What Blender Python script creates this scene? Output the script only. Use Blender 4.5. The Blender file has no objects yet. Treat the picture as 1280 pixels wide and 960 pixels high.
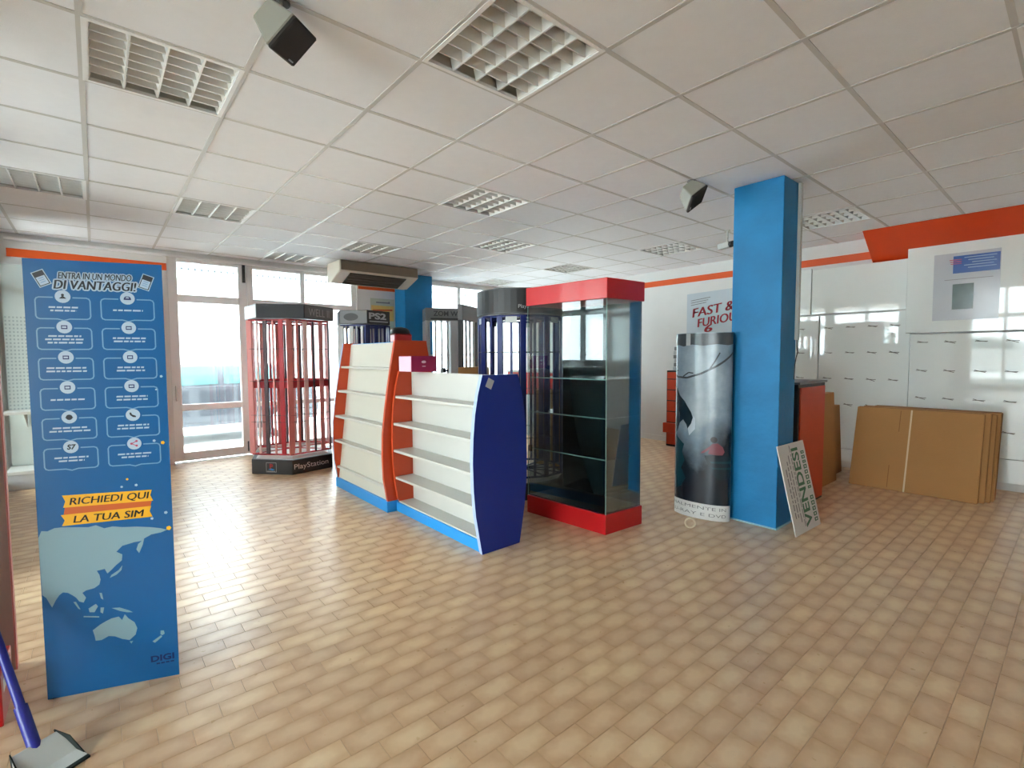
import bpy, bmesh, math, random
from mathutils import Matrix, Vector
random.seed(7)
S = bpy.context.scene
COL = S.collection
R = math.radians
PI = math.pi

# ------------------------------------------------------------------ camera
EYE = 1.375
YAW, PITCH, ROLL, FPX = R(49.7), R(3.18), R(-0.27), 613.3
fw = Vector((math.cos(YAW) * math.cos(PITCH), math.sin(YAW) * math.cos(PITCH), -math.sin(PITCH)))
rt = fw.cross(Vector((0, 0, 1))).normalized()
up = rt.cross(fw)
rt2 = math.cos(ROLL) * rt + math.sin(ROLL) * up
up2 = -math.sin(ROLL) * rt + math.cos(ROLL) * up
cd = bpy.data.cameras.new('camera')
cam = bpy.data.objects.new('camera', cd)
COL.objects.link(cam)
cam.matrix_world = Matrix(((rt2.x, up2.x, -fw.x, 0), (rt2.y, up2.y, -fw.y, 0), (rt2.z, up2.z, -fw.z, EYE), (0, 0, 0, 1)))
cd.sensor_fit = 'HORIZONTAL'
cd.sensor_width = 36
cd.lens = 36 * FPX / 1280
cd.clip_start = 0.05
cd.clip_end = 200
S.camera = cam

def pix(p):
    v = Vector(p) - Vector((0, 0, EYE))
    z = v.dot(fw)
    if z < 0.1:
        return None
    return 640 + FPX * v.dot(rt2) / z, 480 - FPX * v.dot(up2) / z, z

# ------------------------------------------------------------------ daylight: an even overcast sky, lamps are off
w = bpy.data.worlds.new('overcast sky')
S.world = w
w.use_nodes = True
bg = w.node_tree.nodes['Background']
bg.inputs[0].default_value = (0.90, 0.96, 1.0, 1)
bg.inputs[1].default_value = 11.0
S.view_settings.view_transform = 'Standard'
S.view_settings.look = 'None'
S.view_settings.gamma = 1
S.view_settings.use_curve_mapping = False
S.view_settings.exposure = 0.95
S.cycles.max_bounces = 14
S.cycles.diffuse_bounces = 7
S.cycles.glossy_bounces = 5
S.cycles.transparent_max_bounces = 24
S.cycles.caustics_reflective = False
S.cycles.caustics_refractive = False
S.cycles.sample_clamp_indirect = 8
S.cycles.use_denoising = True

# ------------------------------------------------------------------ materials
def lin(c):
    c /= 255
    return c / 12.92 if c <= 0.04045 else ((c + 0.055) / 1.055) ** 2.4
def rgb(r, g, b):
    return (lin(r), lin(g), lin(b), 1)
MATS = {}
def mat(name, col, rough=0.5, metal=0.0, var=0.06, scale=6.0, bump=0.0, bscale=80.0, spec=0.5, coat=0.0):
    """plain coloured surface with a little procedural wear in colour and relief"""
    if name in MATS:
        return MATS[name]
    m = bpy.data.materials.new(name)
    m.use_nodes = True
    nt = m.node_tree
    b = nt.nodes['Principled BSDF']
    b.inputs['Roughness'].default_value = rough
    b.inputs['Metallic'].default_value = metal
    b.inputs['Specular IOR Level'].default_value = spec
    b.inputs['Coat Weight'].default_value = coat
    tc = nt.nodes.new('ShaderNodeTexCoord')
    n = nt.nodes.new('ShaderNodeTexNoise')
    n.inputs['Scale'].default_value = scale
    n.inputs['Detail'].default_value = 4
    nt.links.new(tc.outputs['Object'], n.inputs['Vector'])
    mx = nt.nodes.new('ShaderNodeMix')
    mx.data_type = 'RGBA'
    c = col if len(col) == 4 else (*col, 1)
    mx.inputs['A'].default_value = tuple(x * (1 - var) for x in c[:3]) + (1,)
    mx.inputs['B'].default_value = tuple(min(1, x * (1 + var)) for x in c[:3]) + (1,)
    nt.links.new(n.outputs['Fac'], mx.inputs['Factor'])
    nt.links.new(mx.outputs['Result'], b.inputs['Base Color'])
    if bump:
        n2 = nt.nodes.new('ShaderNodeTexNoise')
        n2.inputs['Scale'].default_value = bscale
        nt.links.new(tc.outputs['Object'], n2.inputs['Vector'])
        bp = nt.nodes.new('ShaderNodeBump')
        bp.inputs['Strength'].default_value = bump
        bp.inputs['Distance'].default_value = 0.01
        nt.links.new(n2.outputs['Fac'], bp.inputs['Height'])
        nt.links.new(bp.outputs['Normal'], b.inputs['Normal'])
    MATS[name] = m
    return m

def glass(name, tint, refl=1.0, rough=0.0):
    """thin pane: transparent tint under a Fresnel reflection"""
    m = bpy.data.materials.new(name)
    m.use_nodes = True
    nt = m.node_tree
    nt.nodes.remove(nt.nodes['Principled BSDF'])
    out = nt.nodes['Material Output']
    t = nt.nodes.new('ShaderNodeBsdfTransparent')
    t.inputs[0].default_value = (*tint, 1)
    g = nt.nodes.new('ShaderNodeBsdfGlossy')
    g.inputs['Roughness'].default_value = rough
    f = nt.nodes.new('ShaderNodeFresnel')
    f.inputs['IOR'].default_value = 1.5
    k = nt.nodes.new('ShaderNodeMath')
    k.operation = 'MULTIPLY'
    k.inputs[1].default_value = refl
    mx = nt.nodes.new('ShaderNodeMixShader')
    nt.links.new(f.outputs[0], k.inputs[0])
    nt.links.new(k.outputs[0], mx.inputs[0])
    nt.links.new(t.outputs[0], mx.inputs[1])
    nt.links.new(g.outputs[0], mx.inputs[2])
    nt.links.new(mx.outputs[0], out.inputs['Surface'])
    MATS[name] = m
    return m

M_WALL = mat('wall paint', rgb(226, 226, 224), 0.75, bump=0.05, var=0.03)
M_STRIPE = mat('orange paint', rgb(232, 92, 28), 0.5)
M_SOFFIT = mat('orange soffit paint', rgb(222, 70, 20), 0.35)
M_CEIL = mat('mineral fibre tile', rgb(236, 237, 241), 0.9, var=0.03, scale=14, bump=0.15, bscale=300)
M_RAIL = mat('ceiling rail', rgb(200, 198, 195), 0.5, var=0.03)
M_VOID = mat('ceiling void', rgb(90, 88, 85), 0.9)
M_ALU = mat('grey window aluminium', rgb(238, 238, 238), 0.45, var=0.03)
M_GROUT = mat('floor grout', rgb(204, 176, 142), 0.7)
M_PILLAR = mat('blue pillar plaster', rgb(2, 122, 180), 0.55, var=0.28, scale=4, bump=0.25, bscale=22)
M_PBASE = mat('pillar foot sealant', rgb(150, 190, 205), 0.7)
M_WHITE = mat('white laminate', rgb(198, 198, 192), 0.4, var=0.02)
M_CREAM = mat('cream board', rgb(204, 203, 192), 0.5, var=0.02)
M_ORANGE = mat('orange laminate', rgb(210, 76, 36), 0.45, var=0.03)
M_BLUE = mat('royal blue laminate', rgb(8, 40, 136), 0.45, var=0.04)
M_SKY = mat('light blue laminate', rgb(40, 150, 226), 0.4, var=0.03)
M_EDGE = mat('pale edge band', rgb(170, 190, 225), 0.4)
M_RED = mat('red laminate', rgb(196, 22, 30), 0.3, var=0.04, coat=0.3)
M_BLACK = mat('black plastic', rgb(26, 26, 28), 0.45)
M_DARK = mat('dark grey steel', rgb(52, 56, 60), 0.4)
M_GREY = mat('mid grey board', rgb(120, 122, 124), 0.5)
M_LGREY = mat('pale grey board', rgb(186, 190, 192), 0.45)
M_NAVY = mat('navy steel tube', rgb(14, 32, 104), 0.35, var=0.05)
M_PINK = mat('haze-paled red steel', rgb(220, 138, 134), 0.45, var=0.12, scale=9)  # rack red with window haze put into the colour; also the totem edge
M_PINKL = mat('haze-paled pink slat', rgb(236, 200, 198), 0.5, var=0.1, scale=9)  # slat pink whitened further, the glare from the window painted in
M_REDSTEEL = mat('red steel', rgb(176, 36, 48), 0.4)
M_WIRE = mat('dull wire', rgb(88, 72, 76), 0.4, metal=0.4)
M_CARD = mat('brown cardboard', rgb(186, 138, 86), 0.85, var=0.07, scale=3, bump=0.1, bscale=60)
M_CARDE = mat('cardboard edge', rgb(150, 106, 62), 0.9, var=0.15, scale=60)
M_TAPE = mat('cream tape', rgb(228, 210, 178), 0.5)
M_MAG = mat('magenta box print', rgb(160, 26, 84), 0.35)
M_MAGL = mat('pale pink box end', rgb(232, 200, 220), 0.4)
M_ACB = mat('air conditioner casing', rgb(214, 206, 190), 0.5, var=0.03)
M_ACG = mat('air conditioner front', rgb(122, 110, 94), 0.55)
M_ACD = mat('air conditioner vent', rgb(74, 64, 54), 0.7)
M_LOUV = mat('louvre aluminium', rgb(228, 227, 224), 0.4, metal=0.2, var=0.02)
M_TRAY = mat('lamp tray', rgb(200, 198, 192), 0.4, metal=0.1)
M_TUBE = mat('unlit tube', rgb(235, 235, 232), 0.3)
M_SPKW = mat('speaker shell', rgb(144, 142, 132), 0.5)
M_SPKB = mat('speaker grille cloth', rgb(42, 36, 32), 0.85, bump=0.5, bscale=400)
M_CHROME = mat('bracket steel', rgb(180, 180, 180), 0.25, metal=0.9)
M_BANNER = mat('banner blue print', rgb(8, 92, 150), 0.28, var=0.05, scale=2)
M_BANW = mat('banner white print', rgb(176, 196, 214), 0.35, var=0.02)
M_BANLAND = mat('banner land print', rgb(132, 164, 176), 0.35, var=0.04)
M_BANK = mat('banner dark print', rgb(34, 36, 44), 0.35)
M_BANTXT = mat('banner small print', rgb(116, 160, 196), 0.35)
M_BANY = mat('banner yellow print', rgb(240, 178, 34), 0.35, var=0.02)
M_BANO = mat('banner orange print', rgb(206, 96, 40), 0.35)
M_BANNAVY = mat('banner navy print', rgb(10, 26, 92), 0.35)
M_ICONR = mat('badge red print', rgb(190, 70, 100), 0.35)
M_PANEL = mat('glossy white wall panel', rgb(238, 243, 240), 0.035, var=0.015, coat=0.4)
M_SLOT = mat('dark hook steel', rgb(110, 108, 100), 0.4, metal=0.3)
M_SHEET = mat('grey poster sheet', rgb(196, 200, 206), 0.15, var=0.02)
M_LABEL = mat('blue poster print', rgb(58, 96, 170), 0.2)
M_LABELT = mat('pale poster lettering', rgb(150, 178, 214), 0.3)
M_PHOTO = mat('dark poster photo', rgb(92, 110, 108), 0.15, var=0.35, scale=12)
M_GREEN = mat('green sign print', rgb(18, 104, 62), 0.4)
M_SIGNW = mat('sign board white', rgb(216, 216, 214), 0.45, var=0.02)
M_SIGNG = mat('sign grey print', rgb(130, 130, 132), 0.5)
M_DPLAS = mat('dustpan plastic', rgb(206, 210, 206), 0.4)
M_DHAND = mat('dustpan handle blue', rgb(40, 44, 140), 0.35)
M_DRIM = mat('dustpan rubber lip', rgb(30, 40, 36), 0.6)
M_TAUPE = mat('taupe panel face', rgb(176, 152, 142), 0.5)
M_ASPH = mat('pale street paving', rgb(226, 226, 222), 0.85, var=0.05)
M_FACADE = mat('white house plaster', rgb(205, 208, 208), 0.8, var=0.04, scale=1)
M_FWIN = mat('house window dark', rgb(120, 136, 150), 0.2)
M_RAILING = mat('balcony railing grey', rgb(70, 76, 82), 0.5)
M_CARP = mat('grey car paint', rgb(58, 62, 68), 0.25, metal=0.3, coat=0.6)
M_CARG = mat('car window glass', rgb(66, 96, 96), 0.06)
M_TYRE = mat('car tyre', rgb(30, 30, 32), 0.8)
M_HUB = mat('car wheel rim', rgb(170, 172, 176), 0.3, metal=0.8)
M_PERF = mat('perforated grey steel', rgb(196, 206, 202), 0.45)
M_PERFH = mat('perforation holes', rgb(160, 174, 172), 0.7)
M_POSTY = mat('poster yellow print', rgb(232, 196, 110), 0.4, var=0.15, scale=14)
M_POSTG = mat('poster pale green print', rgb(196, 204, 186), 0.4)
M_FFBG = mat('film poster pale print', rgb(196, 206, 214), 0.4, var=0.06, scale=3)
M_FFRED = mat('film poster red print', rgb(176, 26, 48), 0.4)
M_ORBIN = mat('orange drawer front', rgb(206, 66, 30), 0.45)
M_SMOKE = mat('smoked back panel', rgb(22, 36, 40), 0.06, var=0.0)
M_GLASS = glass('window glass', (0.93, 0.97, 0.97))
M_CABG = glass('showcase glass', (0.92, 0.96, 0.955), 0.45)
M_SHELFG = glass('shelf glass', (0.82, 0.92, 0.90), 2.2)
M_GEDGE = mat('glass edge', rgb(120, 158, 150), 0.2)

def floor_tile_mat():
    m = bpy.data.materials.new('terracotta floor tile')
    m.use_nodes = True
    nt = m.node_tree
    N, L = nt.nodes, nt.links
    b = N['Principled BSDF']
    b.inputs['Specular IOR Level'].default_value = 0.6
    tc = N.new('ShaderNodeTexCoord')
    uv = N.new('ShaderNodeVectorMath')
    uv.operation = 'SUBTRACT'
    uv.inputs[1].default_value = (0.5, 0.5, 0)
    L.new(tc.outputs['UV'], uv.inputs[0])
    geo = N.new('ShaderNodeNewGeometry')
    n0 = N.new('ShaderNodeTexNoise')
    n0.inputs['Scale'].default_value = 17
    n0.inputs['Detail'].default_value = 3
    L.new(geo.outputs['Position'], n0.inputs['Vector'])
    wob = N.new('ShaderNodeVectorMath')
    wob.operation = 'MULTIPLY_ADD'
    wob.inputs[1].default_value = (0.5, 0.5, 0)
    L.new(n0.outputs['Color'], wob.inputs[0])
    L.new(uv.outputs[0], wob.inputs[2])
    sub = N.new('ShaderNodeVectorMath')
    sub.operation = 'SUBTRACT'
    sub.inputs[1].default_value = (0.25, 0.25, 0)
    L.new(wob.outputs[0], sub.inputs[0])
    ln = N.new('ShaderNodeVectorMath')
    ln.operation = 'LENGTH'
    L.new(sub.outputs[0], ln.inputs[0])
    ramp = N.new('ShaderNodeValToRGB')
    ramp.color_ramp.elements[0].position = 0.18
    ramp.color_ramp.elements[0].color = rgb(236, 212, 178)
    ramp.color_ramp.elements[1].position = 0.58
    ramp.color_ramp.elements[1].color = rgb(216, 182, 144)
    L.new(ln.outputs['Value'], ramp.inputs[0])
    # each tile leans to its own tone: cells of the running bond
    att = N.new('ShaderNodeAttribute')
    att.attribute_name = 'tone'
    rmp2 = N.new('ShaderNodeValToRGB')
    rmp2.color_ramp.elements[0].color = rgb(238, 228, 220)
    rmp2.color_ramp.elements[1].color = rgb(255, 252, 244)
    e = rmp2.color_ramp.elements.new(0.5)
    e.color = rgb(246, 238, 230)
    wn = N.new('ShaderNodeTexWhiteNoise')
    wn.noise_dimensions = '1D'
    oi = N.new('ShaderNodeObjectInfo')
    ad = N.new('ShaderNodeMath')
    L.new(oi.outputs['Random'], ad.inputs[0])
    L.new(att.outputs['Fac'], ad.inputs[1])
    L.new(ad.outputs[0], wn.inputs['W'])
    L.new(wn.outputs['Value'], rmp2.inputs[0])
    mul = N.new('ShaderNodeMix')
    mul.data_type = 'RGBA'
    mul.blend_type = 'MULTIPLY'
    mul.inputs['Factor'].default_value = 1
    L.new(ramp.outputs[0], mul.inputs['A'])
    L.new(rmp2.outputs[0], mul.inputs['B'])
    L.new(mul.outputs['Result'], b.inputs['Base Color'])
    n1 = N.new('ShaderNodeTexNoise')
    n1.inputs['Scale'].default_value = 26
    n1.inputs['Detail'].default_value = 5
    L.new(geo.outputs['Position'], n1.inputs['Vector'])
    mr = N.new('ShaderNodeMapRange')
    mr.inputs['To Min'].default_value = 0.22
    mr.inputs['To Max'].default_value = 0.40
    L.new(n1.outputs['Fac'], mr.inputs['Value'])
    L.new(mr.outputs['Result'], b.inputs['Roughness'])
    bp = N.new('ShaderNodeBump')
    bp.inputs['Strength'].default_value = 0.08
    bp.inputs['Distance'].default_value = 0.01
    L.new(n1.outputs['Fac'], bp.inputs['Height'])
    L.new(bp.outputs['Normal'], b.inputs['Normal'])
    return m
M_TILE = floor_tile_mat()

def mist_mat():
    """film standee print: pale spray falling between dark cliffs"""
    m = bpy.data.materials.new('standee mist print')
    m.use_nodes = True
    nt = m.node_tree
    N, L = nt.nodes, nt.links
    b = N['Principled BSDF']
    b.inputs['Roughness'].default_value = 0.22
    tc = N.new('ShaderNodeTexCoord')
    n = N.new('ShaderNodeTexNoise')
    n.inputs['Scale'].default_value = 3.2
    n.inputs['Detail'].default_value = 7
    n.inputs['Roughness'].default_value = 0.62
    L.new(tc.outputs['UV'], n.inputs['Vector'])
    sp = N.new('ShaderNodeSeparateXYZ')
    L.new(tc.outputs['UV'], sp.inputs[0])
    d = N.new('ShaderNodeMath'); d.operation = 'SUBTRACT'; d.inputs[1].default_value = 0.48
    L.new(sp.outputs['X'], d.inputs[0])
    a = N.new('ShaderNodeMath'); a.operation = 'ABSOLUTE'
    L.new(d.outputs[0], a.inputs[0])
    vr = N.new('ShaderNodeMapRange')          # print gets darker towards its foot
    vr.inputs['From Min'].default_value = 0.14; vr.inputs['From Max'].default_value = 0.56
    vr.inputs['To Min'].default_value = 0.85; vr.inputs['To Max'].default_value = 0.0
    L.new(sp.outputs['Y'], vr.inputs['Value'])
    s1 = N.new('ShaderNodeMath'); s1.operation = 'MULTIPLY_ADD'; s1.inputs[1].default_value = 1.5
    L.new(a.outputs[0], s1.inputs[0]); L.new(vr.outputs[0], s1.inputs[2])
    s2 = N.new('ShaderNodeMath'); s2.operation = 'MULTIPLY_ADD'; s2.inputs[1].default_value = 0.7
    L.new(n.outputs['Fac'], s2.inputs[0]); L.new(s1.outputs[0], s2.inputs[2])
    r = N.new('ShaderNodeValToRGB')
    r.color_ramp.elements[0].position = 0.30; r.color_ramp.elements[0].color = rgb(190, 202, 210)
    r.color_ramp.elements[1].position = 0.95; r.color_ramp.elements[1].color = rgb(24, 34, 44)
    e = r.color_ramp.elements.new(0.58); e.color = rgb(128, 146, 160)
    L.new(s2.outputs[0], r.inputs[0])
    L.new(r.outputs[0], b.inputs['Base Color'])
    return m
M_MIST = mist_mat()

# ------------------------------------------------------------------ mesh building
class MB:
    def __init__(s):
        s.v, s.f, s.m, s.uv = [], [], [], None
    def add(s, vs, fs, mi=0):
        o = len(s.v)
        s.v += [tuple(v) for v in vs]
        s.f += [tuple(i + o for i in f) for f in fs]
        s.m += [mi] * len(fs)
        return s
    def box(s, x0, x1, y0, y1, z0, z1, mi=0):
        v = [(x0, y0, z0), (x1, y0, z0), (x1, y1, z0), (x0, y1, z0), (x0, y0, z1), (x1, y0, z1), (x1, y1, z1), (x0, y1, z1)]
        return s.add(v, [(3, 2, 1, 0), (4, 5, 6, 7), (0, 1, 5, 4), (1, 2, 6, 5), (2, 3, 7, 6), (3, 0, 4, 7)], mi)
    def obox(s, M, sx, sy, sz, mi=0):
        v = [M @ Vector((x * sx / 2, y * sy / 2, z * sz / 2)) for z in (-1, 1) for x, y in ((-1, -1), (1, -1), (1, 1), (-1, 1))]
        return s.add(v, [(3, 2, 1, 0), (4, 5, 6, 7), (0, 1, 5, 4), (1, 2, 6, 5), (2, 3, 7, 6), (3, 0, 4, 7)], mi)
    def prism(s, pts, fn, a, b, mi=0):
        """pts outline in 2D, fn(p, q, t) -> 3D with t the depth"""
        n = len(pts)
        v = [fn(p, q, a) for p, q in pts] + [fn(p, q, b) for p, q in pts]
        f = [tuple(range(n))[::-1], tuple(range(n, 2 * n))] + [(i, (i + 1) % n, n + (i + 1) % n, n + i) for i in range(n)]
        return s.add(v, f, mi)
    def flat(s, pts, fn, mi=0):
        return s.add([fn(p, q) for p, q in pts], [tuple(range(len(pts)))], mi)
    def tube(s, p, q, r, n=8, mi=0, r2=None):
        p, q = Vector(p), Vector(q)
        d = (q - p).normalized()
        a = d.orthogonal().normalized()
        b = d.cross(a)
        r2 = r if r2 is None else r2
        v = [p + r * (math.cos(2 * PI * i / n) * a + math.sin(2 * PI * i / n) * b) for i in range(n)]
        v += [q + r2 * (math.cos(2 * PI * i / n) * a + math.sin(2 * PI * i / n) * b) for i in range(n)]
        f = [tuple(range(n))[::-1], tuple(range(n, 2 * n))] + [(i, (i + 1) % n, n + (i + 1) % n, n + i) for i in range(n)]
        return s.add(v, f, mi)
    def path(s, pts, r, n=6, mi=0, closed=False):
        k = len(pts)
        for i in range(k if closed else k - 1):
            s.tube(pts[i], pts[(i + 1) % k], r, n, mi)
        return s
    def torus(s, c, u, v, R0, r, n=28, k=8, mi=0):
        c, u, v = Vector(c), Vector(u).normalized(), Vector(v).normalized()
        w_ = u.cross(v)
        vs, fs = [], []
        for i in range(n):
            d = math.cos(2 * PI * i / n) * u + math.sin(2 * PI * i / n) * v
            for j in range(k):
                vs.append(c + d * (R0 + r * math.cos(2 * PI * j / k)) + w_ * (r * math.sin(2 * PI * j / k)))
        for i in range(n):
            for j in range(k):
                fs.append((i * k + j, ((i + 1) % n) * k + j, ((i + 1) % n) * k + (j + 1) % k, i * k + (j + 1) % k))
        return s.add(vs, fs, mi)
    def build(s, name, mats, parent=None, bevel=0.0, smooth=False):
        me = bpy.data.meshes.new(name)
        me.from_pydata(s.v, [], s.f)
        for m in (mats if isinstance(mats, (list, tuple)) else [mats]):
            me.materials.append(m)
        me.polygons.foreach_set('material_index', s.m)
        if s.uv:
            l = me.uv_layers.new(name='UVMap')
            for lp in me.loops:
                l.data[lp.index].uv = s.uv[lp.vertex_index]
        bm = bmesh.new()
        bm.from_mesh(me)
        bmesh.ops.recalc_face_normals(bm, faces=bm.faces)
        if bevel:
            bmesh.ops.bevel(bm, geom=[e for e in bm.edges if len(e.link_faces) == 2 and e.calc_face_angle(0) > 0.5],
                            offset=bevel, segments=1, affect='EDGES', clamp_overlap=True)
        bm.to_mesh(me)
        bm.free()
        if smooth:
            for p in me.polygons:
                p.use_smooth = True
            me.set_sharp_from_angle(angle=R(40))
        me.update()
        return link(name, me, parent)

def link(name, me, parent=None):
    o = bpy.data.objects.new(name, me)
    COL.objects.link(o)
    if parent:
        o.parent = parent
        o.matrix_parent_inverse = parent_world(parent).inverted()
    return o
def parent_world(o):
    m = o.matrix_basis.copy()
    if o.parent:
        m = parent_world(o.parent) @ o.matrix_parent_inverse @ m
    return m
def root(name, loc, rz=0.0, M=None):
    o = bpy.data.objects.new(name, None)
    o.empty_display_size = 0.1
    COL.objects.link(o)
    o.matrix_basis = M if M else Matrix.Translation(loc) @ Matrix.Rotation(rz, 4, 'Z')
    return o
def tag(o, label, cat, group=None):
    o['label'] = label
    o['category'] = cat
    if group:
        o['group'] = group
    return o
def thing(name, label, cat, loc, rz=0.0, group=None, M=None):
    return tag(root(name, loc, rz, M), label, cat, group)
def struct(o, label=None):
    o['kind'] = 'structure'
    if label:
        o['label'] = label
    return o
def copy_tree(o, parent=None):
    c = o.copy()
    COL.objects.link(c)
    if parent:
        c.parent = parent
    for ch in list(o.children):
        copy_tree(ch, c)
    return c
def text2d(body, size, align='CENTER', shear=0.0, offset=0.0, spacing=1.0, bold=0.0):
    cu = bpy.data.curves.new('lettering', 'FONT')
    cu.body, cu.size, cu.align_x, cu.offset = body, size, align, offset
    cu.space_character = spacing
    cu.resolution_u = 3
    ob = bpy.data.objects.new('lettering', cu)
    COL.objects.link(ob)
    dg = bpy.context.evaluated_depsgraph_get()
    me = bpy.data.meshes.new_from_object(ob.evaluated_get(dg))
    vs = [(v.co.x + shear * v.co.y, v.co.y) for v in me.vertices]
    fs = [tuple(p.vertices) for p in me.polygons]
    if bold:                                       # thicken by a second, shifted stroke
        n = len(vs)
        vs += [(x + bold, y) for x, y in vs]
        fs += [tuple(i + n for i in f) for f in fs]
    bpy.data.objects.remove(ob)
    bpy.data.curves.remove(cu)
    bpy.data.meshes.remove(me)
    return vs, fs
def put_text(mb, fn, x, y, body, size, mi=0, width=None, rot=0.0, **k):
    vs, fs = text2d(body, size, **k)
    sx = 1.0
    if width:
        xs = [v[0] for v in vs]
        sx = width / (max(xs) - min(xs))
    c, s_ = math.cos(rot), math.sin(rot)
    mb.add([fn(x + px * sx * c - py * s_, y + px * sx * s_ + py * c) for px, py in vs], fs, mi)

# ------------------------------------------------------------------ setting: floor
HC = 2.745
X0, X1, Y0, Y1 = -4.0, 7.0, -3.0, 7.65
fl = struct(MB().box(X0, X1, Y0, Y1 + 0.1, -0.12, -0.0018).build('floor', M_GROUT), 'tan tiled shop floor in a running bond')
def tile_into(mb, x, y, lx, ly):
    g, c, h = 0.0005, 0.0012, 0.0015
    a0, a1, b0, b1 = x + g, x + lx - g, y + g, y + ly - g
    v = [(a0, b0, -0.0016), (a1, b0, -0.0016), (a1, b1, -0.0016), (a0, b1, -0.0016),
         (a0 + c, b0 + c, 0), (a1 - c, b0 + c, 0), (a1 - c, b1 - c, 0), (a0 + c, b1 - c, 0)]
    mb.add(v, [(4, 5, 6, 7), (0, 1, 5, 4), (1, 2, 6, 5), (2, 3, 7, 6), (3, 0, 4, 7)])
TU = [(0, 0), (1, 0), (1, 1), (0, 1)] * 2
cells = []
j0, j1 = round(Y0 * 10), round(7.7 * 10)
for j in range(j0, j1):
    off = 0.02 if j % 2 == 0 else 0.12
    k = math.floor((X0 - off) / 0.2)
    while off + 0.2 * k < X1:
        xa, xb = max(X0, off + 0.2 * k), min(X1, off + 0.2 * k + 0.2)
        if xb - xa > 0.02:
            q = pix(((xa + xb) / 2, 0.1 * j + 0.05, 0))
            seen = q and -20 < q[0] < 1300 and q[1] < 985
            cells.append((-(1 / q[2] ** 3) if seen else 1, xa, 0.1 * j, xb - xa))
        k += 1
cells.sort()
full = MB()
tile_into(full, -0.1, -0.05, 0.2, 0.1)
full.uv = TU
fo = full.build('tile', M_TILE, fl)
fme = fo.data
bpy.data.objects.remove(fo)
rest = MB()
rest.uv = []
nt_ = 0
for s_, x, y, lx in cells:
    if s_ < 0 and nt_ < 300 and abs(lx - 0.2) < 1e-6:
        o = link('tile', fme, fl)
        o.location = (x + 0.1, y + 0.05, 0)
        nt_ += 1
    else:
        tile_into(rest, x, y, lx, 0.1)
        rest.uv += TU
ro = rest.build('tile_field', M_TILE, fl)
ro['kind'] = 'stuff'
at = ro.data.attributes.new('tone', 'FLOAT', 'FACE')
at.data.foreach_set('value', [int(i / 5) * 0.618 % 7.31 for i in range(len(ro.data.polygons))])

# ------------------------------------------------------------------ setting: ceiling of 0.6 m lay-in tiles on exposed rails
GX = [0.604 + 0.6 * k for k in range(-8, 12)]
GY = [0.86 + 0.6 * k for k in range(-7, 13)]
LAMPS = [(1.204, 1.46), (0.004, 2.66), (0.604, 5.06), (-0.596, 5.06), (1.804, 6.86), (2.404, 5.66), (2.404, 3.26),
         (3.604, 4.46), (5.404, 5.06), (5.404, 3.26), (5.404, 1.46), (5.404, 6.86), (3.004, -0.34)]
ce = struct(MB().box(X0, X1, Y0, Y1 + 0.1, 2.86, 2.95).build('ceiling', M_VOID), 'suspended ceiling of pale square tiles')
tm = {}
field = MB()
for gx in GX + [X0]:
    for gy in GY + [Y0]:
        xa, ya = gx, gy
        xb, yb = min(X1, (GX[0] if gx == X0 else gx + 0.6)), min(Y1, (GY[0] if gy == Y0 else gy + 0.6))
        if xb - xa < 0.05 or yb - ya < 0.03 or any(abs(gx - a) < 0.01 and abs(gy - b) < 0.01 for a, b in LAMPS):
            continue
        if gx < -0.7 or gy < -0.4 or gx == X0 or gy == Y0:
            field.box(xa + 0.004, xb - 0.004, ya + 0.004, yb - 0.004, HC + 0.001, HC + 0.02)
            continue
        key = (round(xb - xa, 3), round(yb - ya, 3))
        if key not in tm:
            hx, hy = key[0] / 2 - 0.004, key[1] / 2 - 0.004
            t_ = MB().box(-hx, hx, -hy, hy, 0.0015, 0.02).build('ceiling_tile', M_CEIL)
            tm[key] = t_.data
            bpy.data.objects.remove(t_)
        o = link('ceiling_tile', tm[key], ce)
        o.location = ((xa + xb) / 2, (ya + yb) / 2, HC + random.uniform(-0.0008, 0.0008))
f_ = field.build('ceiling_tile_field', M_CEIL, ce)
f_['kind'] = 'stuff'
for gx in GX:
    if gx < X1:
        MB().box(gx - 0.012, gx + 0.012, Y0, Y1, HC - 0.001, HC + 0.003).build('ceiling_rail', M_RAIL, ce)
for gy in GY:
    MB().box(X0, X1, gy - 0.012, gy + 0.012, HC - 0.0005, HC + 0.003).build('ceiling_rail', M_RAIL, ce)

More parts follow.
